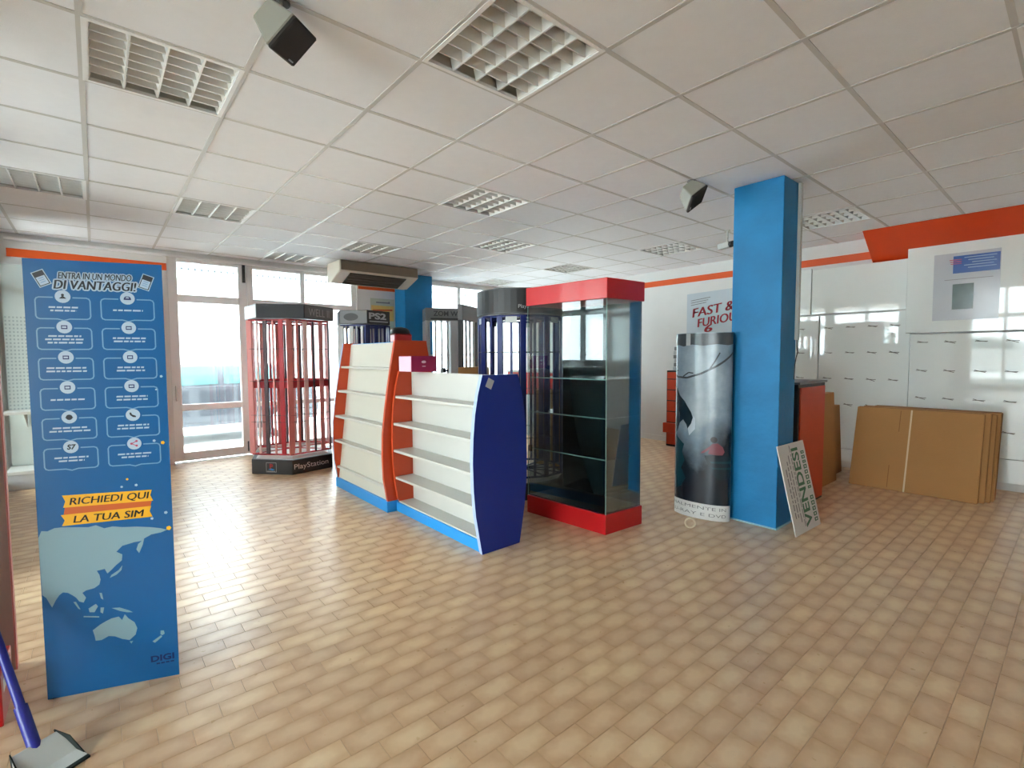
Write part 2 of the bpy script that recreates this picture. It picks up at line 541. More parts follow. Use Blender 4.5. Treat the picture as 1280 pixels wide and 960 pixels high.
# ------------------------------------------------------------------ setting: walls
T = 0.2
struct(MB().box(X1, X1 + T, Y0, Y1 + T, -0.1, 2.9).build('wall_right', M_WALL), 'white right wall behind the panels')
struct(MB().box(X0 - T, X1 + T, Y0 - T, Y0, -0.1, 2.9).build('wall_back', M_WALL))
wf = MB()
wf.box(-0.98, 0.74, Y1, Y1 + T, -0.1, 2.9).box(3.24, 4.5, Y1, Y1 + T, -0.1, 2.9)
wf.box(0.74, 3.24, Y1, Y1 + T, 2.69, 2.9).box(4.5, 7.0, Y1, Y1 + T, 2.72, 2.9)
wf.box(0.74, 3.24, Y1, Y1 + T, -0.1, 0.0).box(4.5, 7.0, Y1, Y1 + T, -0.1, 0.0)
struct(wf.build('wall_front', M_WALL), 'white street wall between the windows')
wl = MB()
wl.box(-0.98, -0.78, 2.4, 2.95, -0.1, 2.9).box(-0.98, -0.78, 2.95, 4.4, 2.68, 2.9).box(-0.98, -0.78, 2.95, 4.4, -0.1, 0.02).box(-0.98, -0.78, 4.4, 4.5, -0.1, 2.9).box(-0.98, -0.78, 4.5, 5.45, -0.1, 1.2).box(-0.98, -0.78, 5.45, 6.75, -0.1, 2.9).box(-0.98, -0.78, 4.5, 5.45, 2.68, 2.9).box(-0.98, -0.78, 6.75, 7.6, 2.68, 2.9).box(-0.98, -0.78, 6.75, 7.6, -0.1, 0.02).box(-0.98, -0.78, 7.6, Y1, -0.1, 2.9)
wl.box(X0, -0.98, 2.4, 2.6, -0.1, 2.9)
wl.box(X0 - T, X0, Y0, -0.65, -0.1, 2.9).box(X0 - T, X0, 2.15, 2.6, -0.1, 2.9).box(X0 - T, X0, -0.65, 2.15, 2.66, 2.9).box(X0 - T, X0, -0.65, 2.15, -0.1, 0.02)
struct(wl.build('wall_left', M_WALL))
# orange painted bands
struct(MB().box(-0.69, 0.735, Y1 - 0.006, Y1 - 0.0005, 2.49, 2.58).build('trim_1', M_STRIPE), 'orange band on the wall behind the blue banner')
struct(MB().box(3.26, 3.99, Y1 - 0.006, Y1 - 0.0005, 2.475, 2.55).build('trim_2', M_STRIPE), 'orange band under the air conditioner')
struct(MB().box(X1 - 0.006, X1 - 0.0005, -2.9, Y1 - 0.01, 2.50, 2.588).build('trim_3', M_STRIPE), 'orange band along the right wall')
# sloping orange soffit over the right-hand panels
so = MB()
so.prism([(6.52, HC - 0.002), (X1 - 0.008, HC - 0.002), (X1 - 0.008, 2.45), (6.955, 2.45)], lambda p, q, t: (p, t, q), -2.9, 1.69)
struct(so.build('trim_4', M_SOFFIT), 'sloping orange soffit board above the right wall panels')
struct(MB().box(X1 - 0.02, X1 - 0.001, -2.9, Y1 - 0.02, 0, 0.08).build('baseboard_right', M_WALL))
struct(MB().box(-0.76, 0.735, Y1 - 0.02, Y1 - 0.001, 0, 0.08).build('baseboard_front', M_WALL))
struct(MB().box(-0.7, 3.24, Y1 - 0.05, Y1 - 0.001, 2.665, 2.69).build('trim_5', M_ALU), 'grey ledge above the shop front')

# pillars
p_ = root('pillar', (4.19, 1.75, 0))
struct(p_, 'bright blue square pillar in the middle of the shop')
MB().box(4.04, 4.342, 1.556, 1.942, 0.0, HC - 0.003).build('shaft', M_PILLAR, p_, bevel=0.004)
MB().box(4.032, 4.35, 1.548, 1.95, 0.0005, 0.012).build('foot_sealant', M_PBASE, p_)
p2 = root('pillar', (4.12, 7.46, 0))
struct(p2, 'blue pillar between the shop windows below the air conditioner')
MB().box(3.9, 4.42, 7.3, Y1 - 0.002, 0.0, HC - 0.003).build('shaft', M_PILLAR, p2, bevel=0.004)

# glazed units
def glazed(name, label, a0, a1, z1, ax='x', at_=Y1, cols=(), rows=(), fr=0.09, d=0.07, bottom=0.05, handle=None, z0=0.02):
    """window or glazed door set in the wall: stiles, rails, one pane per opening"""
    fn = (lambda u, t, z: (u, at_ + t, z)) if ax == 'x' else (lambda u, t, z: (at_ + t, u, z))
    o = root(name, fn((a0 + a1) / 2, 0.1, 0))
    struct(o, label)
    def bar(nm, u0, u1, za, zb, dd=d):
        p, q = fn(u0, 0.03, za), fn(u1, 0.03 + dd, zb)
        return MB().box(min(p[0], q[0]), max(p[0], q[0]), min(p[1], q[1]), max(p[1], q[1]), za, zb).build(nm, M_ALU, o, bevel=0.004)
    bar('stile', a0, a0 + fr, z0, z1)
    bar('stile', a1 - fr, a1, z0, z1)
    us = [a0 + fr] + [c for c in cols for c in (c - 0.03, c + 0.03)] + [a1 - fr]
    for c in cols:
        bar('mullion', c - 0.03, c + 0.03, z0, z1, d * 1.2)
    zs = [z0 + bottom + 0.06] + [z for r in rows for z in r] + [z1 - 0.06]
    for i in range(0, len(us), 2):
        bar('rail', us[i], us[i + 1], z0, zs[0])
        bar('rail', us[i], us[i + 1], zs[-1], z1)
        for r in rows:
            bar('rail', us[i], us[i + 1], r[0], r[1], d * 0.9)
        for j in range(0, len(zs), 2):
            p, q = fn(us[i], 0.06, zs[j]), fn(us[i + 1], 0.066, zs[j + 1])
            MB().box(min(p[0], q[0]), max(p[0], q[0]), min(p[1], q[1]), max(p[1], q[1]), zs[j], zs[j + 1]).build('pane', M_GLASS, o)
    if handle:
        p = fn(handle, 0.0, 0)
        MB().box(p[0] - 0.012, p[0] + 0.012, p[1] - 0.01, p[1] + 0.028, 0.82, 1.02).build('door_handle', M_WHITE, o, bevel=0.003)
    return o
d1 = glazed('door_1', 'glazed shop door beside the blue banner', 0.742, 1.655, 2.685, rows=((0.685, 0.765), (2.11, 2.205)), fr=0.105, handle=0.79)
MB().box(1.60, 1.635, Y1 + 0.0, Y1 + 0.028, 2.42, 2.66).build('latch', M_DARK, d1)
MB().box(1.60, 1.615, Y1 + 0.01, Y1 + 0.028, 0.06, 0.2).build('latch', M_DARK, d1)
glazed('window_1', 'shop window behind the pink wire rack', 1.66, 3.235, 2.685, cols=(2.41,), rows=((0.685, 0.745), (2.12, 2.2)), fr=0.075)
glazed('window_2', 'far shop window right of the blue pillar', 4.505, 6.995, 2.72, cols=(5.23, 5.985), rows=(), fr=0.06)
glazed('window_3', 'side shop window at the left border of the view', 6.755, 7.595, 2.675, ax='y', at_=-0.93, rows=((2.09, 2.17),), fr=0.05)
glazed('added_side_window', None, 2.955, 4.395, 2.675, ax='y', at_=-0.93, cols=(3.65,), rows=((2.07, 2.16),), fr=0.05)  # unseen window, added to brighten the left half of the shop
glazed('window_5', None, 4.505, 5.445, 2.675, ax='y', at_=-0.93, cols=(4.95,), rows=((2.07, 2.16),), fr=0.05, z0=1.205)
glazed('window_4', None, -0.645, 2.145, 2.655, ax='y', at_=-4.15, cols=(0.55, 1.45), rows=((1.85, 1.95),), fr=0.07)

# ------------------------------------------------------------------ outside: street, car, house
struct(MB().box(-30, 40, Y1 + 0.25, 40, -0.25, -0.13).box(-30, -1.0, 2.65, Y1 + 0.25, -0.25, -0.13).box(-30, -4.25, -12, 2.65, -0.25, -0.13).build('street', M_ASPH), 'pale street paving outside the windows')
hb = thing('building', 'white house with railed balconies across the street', 'building', (4, 22.5, -0.13))
MB().box(-18, 34, 22, 24, -0.13, 7.4).build('wall', M_FACADE, hb)
for bz in (4.15,):
    sl = MB().box(-16, 32, 20.6, 22, bz, bz + 0.25).build('balcony_slab', M_FACADE, hb)
    ra = MB().box(-16, 32, 20.62, 20.66, bz + 1.25, bz + 1.32)
    ra.box(-16, 32, 20.62, 20.66, bz + 0.33, bz + 0.38)
    x = -16
    while x < 32:
        ra.box(x, x + 0.04, 20.62, 20.66, bz + 0.25, bz + 1.25)
        x += 0.2
    ra.build('railing', M_RAILING, sl)
    for x in range(-14, 32, 4):
        MB().box(x, x + 1.3, 21.93, 22.0, bz + 0.3, bz + 2.6).build('window', M_FWIN, hb)
for x in range(-14, 32, 4):
    MB().box(x, x + 2.2, 21.93, 22.0, 0.1, 2.8).build('shutter', M_LGREY, hb)

def make_car(name, label, loc, rz, paint):
    t = thing(name, label, 'car', loc, rz)
    W = 0.84
    MW = parent_world(t)
    prof = [(-2.05, 0.32), (-2.1, 0.62), (-2.02, 0.86), (-1.75, 0.95), (-1.05, 1.0), (1.2, 1.02), (1.75, 1.0), (1.98, 0.9), (2.05, 0.6), (2.0, 0.32)]
    roof = [(-1.15, 0.98), (-0.45, 1.36), (-0.1, 1.43), (0.7, 1.45), (1.3, 1.38), (1.72, 1.0)]
    b = MB()
    n = len(prof)
    rows = []
    for yy, k in ((-W, 1.0), (-W * 0.96, 1.0), (W * 0.96, 1.0), (W, 1.0)):
        s_ = 0.985 if abs(yy) > W * 0.97 else 1.0
        rows.append([MW @ Vector((x * s_, yy, 0.32 + (z - 0.32) * s_)) for x, z in prof])
    vs = [v for r in rows for v in r]
    fs = [tuple(range(n))[::-1], tuple(range(3 * n, 4 * n))]
    for r in range(3):
        fs += [(r * n + i, r * n + (i + 1) % n, (r + 1) * n + (i + 1) % n, (r + 1) * n + i) for i in range(n)]
    b.add(vs, fs)
    b.build('body', paint, t, smooth=True)
    c = MB()
    def cab(x, z, side):
        k = (z - 0.98) / 0.47
        return MW @ Vector((x, side * (W - 0.02 - 0.16 * max(0, k)), z))
    n = len(roof)
    vs = [cab(x, z, -1) for x, z in roof] + [cab(x, z, 1) for x, z in roof]
    c.add(vs, [tuple(range(n))[::-1], tuple(range(n, 2 * n))] + [(i, (i + 1) % n, n + (i + 1) % n, n + i) for i in range(n)])
    c.build('cabin', paint, t)
    for side in (-1, 1):
        for pts in ([(-0.88, 1.03), (-0.38, 1.32), (0.28, 1.37), (0.28, 1.05)], [(0.38, 1.05), (0.38, 1.37), (1.18, 1.32), (1.48, 1.04)]):
            g = MB()
            out = [cab(x, z, side) + MW.to_3x3() @ Vector((0, side * 0.006, 0)) for x, z in pts]
            inn = [cab(x, z, side) + MW.to_3x3() @ Vector((0, -side * 0.02, 0)) for x, z in pts]
            g.add(out + inn, [(0, 1, 2, 3), (7, 6, 5, 4)] + [(i, (i + 1) % 4, 4 + (i + 1) % 4, 4 + i) for i in range(4)])
            g.build('side_window', M_CARG, t)
        for x in (-1.3, 1.3):
            wh = MB().tube(MW @ Vector((x, side * (W - 0.16), 0.31)), MW @ Vector((x, side * (W + 0.02), 0.31)), 0.31, 20).build('wheel', M_TYRE, t, bevel=0.02)
            MB().tube(MW @ Vector((x, side * (W - 0.02), 0.31)), MW @ Vector((x, side * (W + 0.03), 0.31)), 0.19, 12).build('hub', M_HUB, wh)
    g = MB()
    for a, bq in (((-1.08, 1.04), (-0.5, 1.345)), ((1.66, 1.06), (1.33, 1.36))):
        q = [cab(*a, -1), cab(*a, 1), cab(*bq, 1), cab(*bq, -1)]
        off = MW.to_3x3() @ Vector((math.copysign(0.02, a[0]), 0, 0.02))
        cc = sum(q, Vector()) / 4
        q = [cc + (v - cc) * 0.88 for v in q]
        g.add([v + off for v in q] + [v - off for v in q], [(0, 1, 2, 3), (7, 6, 5, 4)] + [(i, (i + 1) % 4, 4 + (i + 1) % 4, 4 + i) for i in range(4)])
    g.build('windscreen', M_CARG, t)
    for y in (-0.6, 0.6):
        MB().obox(MW @ Matrix.Translation((-2.03, y, 0.72)), 0.12, 0.32, 0.14).build('headlamp', M_WHITE, t, bevel=0.02)
    return t
make_car('car', 'grey hatchback parked outside the glazed door', (1.35, 10.8, -0.13), 0.02, M_CARP)
make_car('car', 'white hatchback outside the left window, only mirrored in the glossy wall panels', (-8.2, 2.2, -0.13), R(88), M_FACADE)

# ------------------------------------------------------------------ ceiling lamps, unlit
def make_lamp():
    r = thing('ceiling_lamp', '', 'ceiling light', (0, 0, 0), group='unlit louvred ceiling lamps')
    a = 0.296
    f = MB()
    for x0, x1, y0, y1 in ((-a, a, -a, -a + 0.02), (-a, a, a - 0.02, a), (-a, -a + 0.02, -a + 0.02, a - 0.02), (a - 0.02, a, -a + 0.02, a - 0.02)):
        f.box(x0, x1, y0, y1, -0.004, 0.012)
    f.build('frame', M_ALU, r)
    t = MB()
    t.box(-a + 0.004, a - 0.004, -a + 0.004, a - 0.004, 0.085, 0.09)
    for x0, x1, y0, y1 in ((-a, a, -a, -a + 0.004), (-a, a, a - 0.004, a), (-a, -a + 0.004, -a, a), (a - 0.004, a, -a, a)):
        t.box(x0, x1, y0, y1, 0.012, 0.09)
    t.build('tray', M_TRAY, r)
    b = a - 0.02
    wdt = 2 * b / 4
    for i in range(4):
        x = -b + wdt * (i + 0.5)
        MB().tube((x, -b + 0.02, 0.07), (x, b - 0.02, 0.07), 0.008, 8).build('tube', M_TUBE, r, smooth=True)
    for i in range(1, 4):
        x = -b + wdt * i
        MB().prism([(-0.004, 0.002), (0.004, 0.002), (0.017, 0.052), (-0.017, 0.052)], lambda p, q, tt, x=x: (x + p, tt, q), -b, b).build('long_blade', M_LOUV, r)
    for k, x in ((1, -b), (-1, b)):
        MB().prism([(0, 0.002), (k * 0.004, 0.002), (k * 0.017, 0.052), (0, 0.052)], lambda p, q, tt, x=x: (x + p, tt, q), -b, b).build('long_blade', M_LOUV, r)
    for i in range(1, 7):
        y = -b + 2 * b * i / 7
        MB().prism([(-0.003, 0.004), (0.003, 0.004), (0.013, 0.05), (-0.013, 0.05)], lambda p, q, tt, y=y: (tt, y + p, q), -b, b).build('cross_blade', M_LOUV, r)
    return r
lamp_labels = [
    'square louvred lamp nearest the viewer, at the top centre of the ceiling',
    'square louvred lamp above the blue banner, left of the hanging speaker',
    'louvred lamp above the glazed door, just right of the banner top',
    'louvred lamp cut off by the left edge of the view',
    'louvred lamp tight against the shop window above the pink rack',
    'louvred lamp just in front of the air conditioner',
    'louvred lamp in mid ceiling above the orange shelving gondola',
    'louvred lamp straight above the red showcase, second of that row',
    'small far louvred lamp behind the red showcase top',
    'far louvred lamp between the red showcase and the small hanging security camera',
    'louvred lamp just right of the big blue pillar top',
    'farthest louvred lamp, by the far shop windows',
    'louvred lamp at the top right corner of the view']
lamp = make_lamp()
lamps = [lamp] + [copy_tree(lamp) for _ in LAMPS[1:]]
for o, (x, y), l in zip(lamps, LAMPS, lamp_labels):
    o.location = (x + 0.3, y + 0.3, HC)
    o['label'] = l

# ------------------------------------------------------------------ hanging speakers and camera
def speaker(label, c, n, u, sx=0.20, sz=0.15):
    n, u = Vector(n).normalized(), Vector(u)
    u = (u - n * u.dot(n)).normalized()
    r = u.cross(n)
    M = Matrix(((r.x, -n.x, u.x, 0), (r.y, -n.y, u.y, 0), (r.z, -n.z, u.z, 0), (0, 0, 0, 1)))
    MW = Matrix.Translation(c) @ M
    t = thing('speaker', label, 'speaker', c, group='ceiling speakers')
    fn = lambda p, q, tt: MW @ Vector((p, tt, q))
    # shell: tapers to the rear
    a, b, d = sx / 2, sz / 2, 0.12
    v = [fn(x, z, 0) for x, z in ((-a, -b), (a, -b), (a, b), (-a, b))] + [fn(x * 0.62, z * 0.62, d) for x, z in ((-a, -b), (a, -b), (a, b), (-a, b))]
    MB().add(v, [(0, 1, 2, 3), (7, 6, 5, 4)] + [(i, (i + 1) % 4, 4 + (i + 1) % 4, 4 + i) for i in range(4)]).build('shell', M_SPKW, t, bevel=0.006)
    MB().obox(MW @ Matrix.Translation((0, -0.008, 0)), sx * 0.99, 0.02, sz * 0.99).build('grille', M_SPKB, t, bevel=0.006)
    MB().obox(MW @ Matrix.Translation((a * 0.5, -0.019, -b * 0.8)), 0.035, 0.003, 0.006).build('badge', M_LGREY, t)
    top = fn(0, 0.02, d * 0.6)
    k = MB()
    k.tube((top[0], top[1], HC - 0.001), (top[0], top[1], HC - 0.012), 0.035, 14)
    k.tube((top[0], top[1], HC - 0.01), (top[0], top[1], top[2] + 0.02), 0.011, 10)
    k.tube((top[0] - 0.02, top[1], top[2] + 0.03), (top[0] + 0.02, top[1], top[2] + 0.03), 0.016, 10)
    k.build('bracket', M_CHROME, t, smooth=True)
    return t
speaker('large near ceiling speaker with dark grille, at the top left', (0.63, 2.054, 2.604), (0.61, -0.31, -0.73), (0.48, -0.60, 0.65))
speaker('far ceiling speaker with pale shell, left of the blue pillar', (3.62, 2.04, 2.60), (0.25, -0.62, -0.75), (0.62, -0.45, 0.60), 0.22, 0.15)
t = thing('security_camera', 'small white camera with black lens hanging from a thin stem', 'camera', (5.33, 2.63, HC))
MB().tube((5.33, 2.63, HC - 0.001), (5.33, 2.63, 2.60), 0.012, 8).tube((5.33, 2.63, HC - 0.001), (5.33, 2.63, HC - 0.012), 0.03, 12).build('stem', M_WHITE, t)
Mc = Matrix.Translation((5.30, 2.64, 2.575)) @ Matrix.Rotation(R(-20), 4, 'Z')
MB().obox(Mc, 0.07, 0.16, 0.06).build('casing', M_WHITE, t, bevel=0.006)
MB().tube(Mc @ Vector((0, -0.075, 0)), Mc @ Vector((0, -0.115, 0)), 0.032, 14).build('lens', M_BLACK, t)

# ------------------------------------------------------------------ air conditioner
t = thing('air_conditioner', 'beige ceiling air conditioner above the window by the far pillar', 'air conditioner', (3.25, 7.1, HC))
MB().prism([(6.80, HC - 0.004), (7.29, HC - 0.004), (7.29, 2.47), (7.15, 2.46), (6.80, 2.585)], lambda p, q, x: (x, p, q), 2.64, 3.87).build('casing', M_ACB, t, bevel=0.012)
MB().box(2.655, 3.855, 6.787, 6.801, 2.60, HC - 0.01).build('front_panel', M_ACG, t, bevel=0.004)
g = MB()
g.prism([(6.83, 2.572), (7.13, 2.464), (7.13, 2.452), (6.83, 2.560)], lambda p, q, x: (x, p, q), 2.80, 3.68)
vent = g.build('air_outlet', M_ACD, t)
for k in range(4):
    y = 6.87 + 0.07 * k
    z = 2.560 - (y - 6.83) * 0.36
    MB().prism([(y, z), (y + 0.012, z - 0.004), (y + 0.012, z - 0.012), (y, z - 0.008)], lambda p, q, x: (x, p, q), 2.81, 3.67).build('vane', M_ACD, vent)

# ------------------------------------------------------------------ blue advertising banner
P0, P1 = Vector((-0.2, 2.671, 0)), Vector((0.225, 2.516, 0))
BU = (P1 - P0).normalized()
BN = Vector((BU.y, -BU.x, 0))
BL = (P1 - P0).length
BH = 1.763
bn = thing('advertising_banner', 'tall blue standing banner with white icons and a world map', 'banner', (P0 + P1) / 2)
def bf(off):
    return lambda s_, z: P0 + BU * s_ + BN * off + Vector((0, 0, z))
MB().prism([(0, 0.001), (BL, 0.001), (BL, BH), (0, BH)], lambda p, q, tt: P0 + BU * p + BN * tt + Vector((0, 0, q)), -0.006, 0).build('board', M_BANNER, bn)
for s_ in (0.1, 0.35):
    q = MB()
    q.prism([(0.006, 0.001), (0.2, 0.001), (0.2, 0.012), (0.012, 0.35), (0.006, 0.35)], lambda p, z, tt, s_=s_: P0 + BU * (s_ + tt) - BN * p + Vector((0, 0, z)), -0.003, 0.003)
    q.build('rear_support', M_LGREY, bn)
def outline(x0, x1, y0, y1, th, gap, fn, mi, mb, r=0.012, notch=True):
    """rounded speech-panel outline with a gap at its top for the badge and a small notch at the foot"""
    mid = (x0 + x1) / 2
    pts = [(mid - gap, y1), (x0 + r, y1), (x0 + r * 0.3, y1 - r * 0.3), (x0, y1 - r), (x0, y0 + r), (x0 + r * 0.3, y0 + r * 0.3), (x0 + r, y0),
           (mid - 0.02, y0), (mid, y0 - 0.006), (mid + 0.02, y0), (x1 - r, y0), (x1 - r * 0.3, y0 + r * 0.3), (x1, y0 + r), (x1, y1 - r), (x1 - r * 0.3, y1 - r * 0.3), (x1 - r, y1), (mid + gap, y1)]
    for a, b in zip(pts[:-1], pts[1:]):
        dx, dy = b[0] - a[0], b[1] - a[1]
        l = math.hypot(dx, dy)
        nx, ny = -dy / l * th / 2, dx / l * th / 2
        ex, ey = dx / l * th * 0.3, dy / l * th * 0.3
        mb.flat([(a[0] + nx - ex, a[1] + ny - ey), (b[0] + nx + ex, b[1] + ny + ey), (b[0] - nx + ex, b[1] - ny + ey), (a[0] - nx - ex, a[1] - ny - ey)], fn, mi)
def disc(cx, cy, r, n=20, ry=None):
    ry = ry or r
    return [(cx + r * math.cos(2 * PI * i / n), cy + ry * math.sin(2 * PI * i / n)) for i in range(n)]
f1, f2, f3, f4 = bf(0.0006), bf(0.0010), bf(0.0014), bf(0.0018)
hd = MB()
for tx, cx_, cy_, sz, wd, bo, hw_ in (('ENTRA IN UN MONDO', 0.226, 1.690, 0.036, 0.240, 0.0016, 0.0042), ('DI VANTAGGI!', 0.224, 1.650, 0.050, 0.272, 0.0034, 0.0052)):
    for k in range(8):                                 # white halo, then the dark letters
        put_text(hd, bf(0.0006 + 0.00002 * k), cx_ + hw_ * math.cos(k * PI / 4), cy_ + hw_ * math.sin(k * PI / 4), tx, sz, 0, width=wd, shear=0.2, bold=bo)
    put_text(hd, f2, cx_, cy_, tx, sz, 1, width=wd, shear=0.2, bold=bo)
hd.build('headline_lettering', [M_BANW, M_BANK], bn)
def card(cx, cy, rot):
    m = MB()
    c, s_ = math.cos(rot), math.sin(rot)
    def rp(l):
        return [(cx + x * c - y * s_, cy + x * s_ + y * c) for x, y in l]
    m.flat(rp([(-0.021, -0.031), (0.021, -0.031), (0.021, 0.031), (-0.021, 0.031)]), f1, 0)
    m.flat(rp([(-0.018, -0.028), (0.018, -0.028), (0.018, 0.028), (-0.018, 0.028)]), f2, 1)
    m.flat(rp([(-0.015, -0.025), (0.015, -0.025), (0.015, 0.008), (-0.015, 0.008)]), f3, 0)
    for k in range(3):
        m.flat(rp([(-0.009, -0.016 + k * 0.008), (0.009, -0.016 + k * 0.008), (0.009, -0.013 + k * 0.008), (-0.009, -0.013 + k * 0.008)]), f4, 2)
    m.build('card_picture', [M_BANW, M_BANK, M_BANTXT], bn)
card(0.056, 1.688, 0.45)
card(0.396, 1.688, -0.35)
rnd = random.Random(3)
for ci, (xa, xb) in enumerate(((0.033, 0.206), (0.241, 0.420))):
    for ri in range(6):
        zc = 1.620 - 0.1195 * ri
        mid = (xa + xb) / 2
        m = MB()
        outline(xa, xb, zc - 0.088, zc - 0.004, 0.0046, 0.032, f1, 0, m)
        m.flat(disc(mid, zc, 0.025), f2, 1)
        # line icon on the badge
        k = (ci * 6 + ri)
        ik = 2 if ri != 3 else 3
        if k == 0:
            m.flat([(mid - 0.012, zc - 0.008), (mid + 0.012, zc - 0.008), (mid, zc + 0.004)], f3, ik)
            m.flat(disc(mid, zc + 0.006, 0.005, 10), f3, ik)
        elif k == 5:
            put_text(m, f3, mid, zc - 0.009, 'S7', 0.027, 2, shear=0.15, offset=0.001)
        elif k == 4:
            m.flat(disc(mid, zc, 0.011, 12), f3, 2)
            m.flat([(mid - 0.014, zc), (mid + 0.014, zc), (mid + 0.008, zc - 0.006), (mid - 0.008, zc - 0.006)], f3, 2)
        elif k == 10:
            m.flat([(mid - 0.012, zc + 0.010), (mid - 0.006, zc + 0.010), (mid - 0.003, zc + 0.002), (mid + 0.010, zc - 0.004), (mid + 0.010, zc - 0.010), (mid, zc - 0.009), (mid - 0.010, zc)], f3, 2)
        elif k == 11:
            for dx, dy in ((-0.010, 0), (0.008, 0.010), (0.008, -0.009)):
                m.flat(disc(mid + dx, zc + dy, 0.0045, 10), f3, 3)
            m.flat([(mid - 0.010, zc + 0.002), (mid + 0.008, zc + 0.011), (mid + 0.008, zc + 0.008), (mid - 0.010, zc - 0.002)], f3, 3)
            m.flat([(mid - 0.010, zc + 0.002), (mid + 0.008, zc - 0.008), (mid + 0.008, zc - 0.011), (mid - 0.010, zc - 0.002)], f3, 3)
        elif k == 6:
            m.flat([(mid - 0.013, zc - 0.006), (mid + 0.013, zc - 0.006), (mid + 0.011, zc + 0.003), (mid + 0.006, zc + 0.008), (mid - 0.006, zc + 0.008), (mid - 0.011, zc + 0.003)], f3, 4)
            m.flat([(mid - 0.007, zc), (mid + 0.007, zc), (mid + 0.004, zc + 0.005), (mid - 0.004, zc + 0.005)], f4, 1)
        else:
            m.flat([(mid - 0.010, zc - 0.008), (mid + 0.010, zc - 0.008), (mid + 0.010, zc + 0.007), (mid - 0.010, zc + 0.007)], f3, 4)
            m.flat([(mid - 0.007, zc - 0.004), (mid + 0.007, zc - 0.004), (mid + 0.007, zc + 0.003), (mid - 0.007, zc + 0.003)], f4, 1)
        # unreadably small print: word-long dashes
        nl = [2, 3, 2, 1, 2, 2][ri] if ci == 0 else [1, 2, 2, 2, 2, 2][ri]
        for li in range(nl):
            half = rnd.uniform(0.040, 0.066)
            x = mid - half
            yy = zc - 0.052 - 0.013 * (li - (nl - 1) / 2)
            while x < mid + half:
                wl_ = rnd.uniform(0.010, 0.030)
                m.flat([(x, yy), (min(x + wl_, mid + half), yy), (min(x + wl_, mid + half) + 0.001, yy + 0.0065), (x + 0.001, yy + 0.0065)], f1, 5)
                x += wl_ + 0.004
        m.build('benefit_panel', [M_BANTXT, M_BANW, M_BANK, M_ICONR, M_BANNAVY, M_BANW], bn)
RIB1 = [(0.082, 0.829), (0.384, 0.823), (0.377, 0.801), (0.387, 0.776), (0.084, 0.779), (0.092, 0.804)]
RIB2 = [(0.075, 0.750), (0.379, 0.754), (0.373, 0.732), (0.382, 0.708), (0.077, 0.705), (0.087, 0.727)]
MB().flat([(0.09, 0.782), (0.382, 0.780), (0.376, 0.752), (0.084, 0.748)], f1).build('ribbon_fold', M_BANO, bn)
for pts, tx, xc, yc, wd in ((RIB1, 'RICHIEDI QUI', 0.236, 0.788, 0.27), (RIB2, 'LA TUA SIM', 0.230, 0.714, 0.24)):
    m = MB().flat(pts, f2, 0)
    put_text(m, f3, xc, yc, tx, 0.041, 1, width=wd, shear=0.18, bold=0.0016)
    m.build('ribbon', [M_BANY, M_BANK], bn)
LAND = [[(0.0, 0.665), (0.011, 0.693), (0.03, 0.69), (0.053, 0.7), (0.077, 0.7), (0.123, 0.695), (0.162, 0.69), (0.187, 0.695), (0.214, 0.679), (0.243, 0.683), (0.275, 0.676), (0.325, 0.672), (0.376, 0.663), (0.41, 0.654), (0.432, 0.645), (0.409, 0.636), (0.375, 0.632), (0.349, 0.618), (0.343, 0.592), (0.329, 0.558), (0.32, 0.575), (0.327, 0.597), (0.34, 0.609), (0.314, 0.607), (0.272, 0.597), (0.251, 0.575), (0.271, 0.561), (0.268, 0.536), (0.248, 0.519), (0.231, 0.501), (0.217, 0.488), (0.209, 0.509), (0.182, 0.505), (0.19, 0.487), (0.193, 0.466), (0.188, 0.446), (0.171, 0.434), (0.143, 0.429), (0.131, 0.421), (0.142, 0.399), (0.133, 0.38), (0.119, 0.387), (0.11, 0.404), (0.099, 0.416), (0.084, 0.429), (0.068, 0.434), (0.056, 0.424), (0.044, 0.406), (0.031, 0.378), (0.024, 0.395), (0.014, 0.421), (0.002, 0.434), (0.001, 0.542)],
 [(0.269, 0.515), (0.265, 0.495), (0.247, 0.478), (0.224, 0.468), (0.23, 0.48), (0.256, 0.497)],
 [(0.1, 0.388), (0.108, 0.388), (0.122, 0.353), (0.115, 0.357)],
 [(0.148, 0.352), (0.173, 0.367), (0.18, 0.356), (0.167, 0.333), (0.151, 0.336)],
 [(0.131, 0.324), (0.182, 0.313), (0.182, 0.308), (0.13, 0.319)],
 [(0.188, 0.349), (0.2, 0.347), (0.195, 0.322), (0.187, 0.329)],
 [(0.225, 0.34), (0.253, 0.337), (0.286, 0.318), (0.298, 0.308), (0.277, 0.312), (0.253, 0.322)],
 [(0.187, 0.411), (0.195, 0.41), (0.199, 0.38), (0.191, 0.388)],
 [(0.158, 0.258), (0.185, 0.278), (0.206, 0.289), (0.223, 0.296), (0.248, 0.299), (0.259, 0.282), (0.269, 0.305), (0.281, 0.285), (0.301, 0.265), (0.31, 0.237), (0.303, 0.21), (0.281, 0.191), (0.256, 0.201), (0.232, 0.217), (0.211, 0.223), (0.186, 0.211), (0.166, 0.212), (0.163, 0.236)],
 [(0.281, 0.185), (0.293, 0.185), (0.287, 0.174)],
 [(0.392, 0.21), (0.404, 0.208), (0.406, 0.193), (0.397, 0.188), (0.391, 0.194)],
 [(0.361, 0.168), (0.393, 0.189), (0.397, 0.182), (0.37, 0.16)]]
m = MB()
for l in LAND:
    m.flat(l, f1)
m.build('world_map', M_BANLAND, bn)
m = MB()
put_text(m, f1, 0.395, 0.078, 'DIGI', 0.036, 0, width=0.085, offset=0.0012)
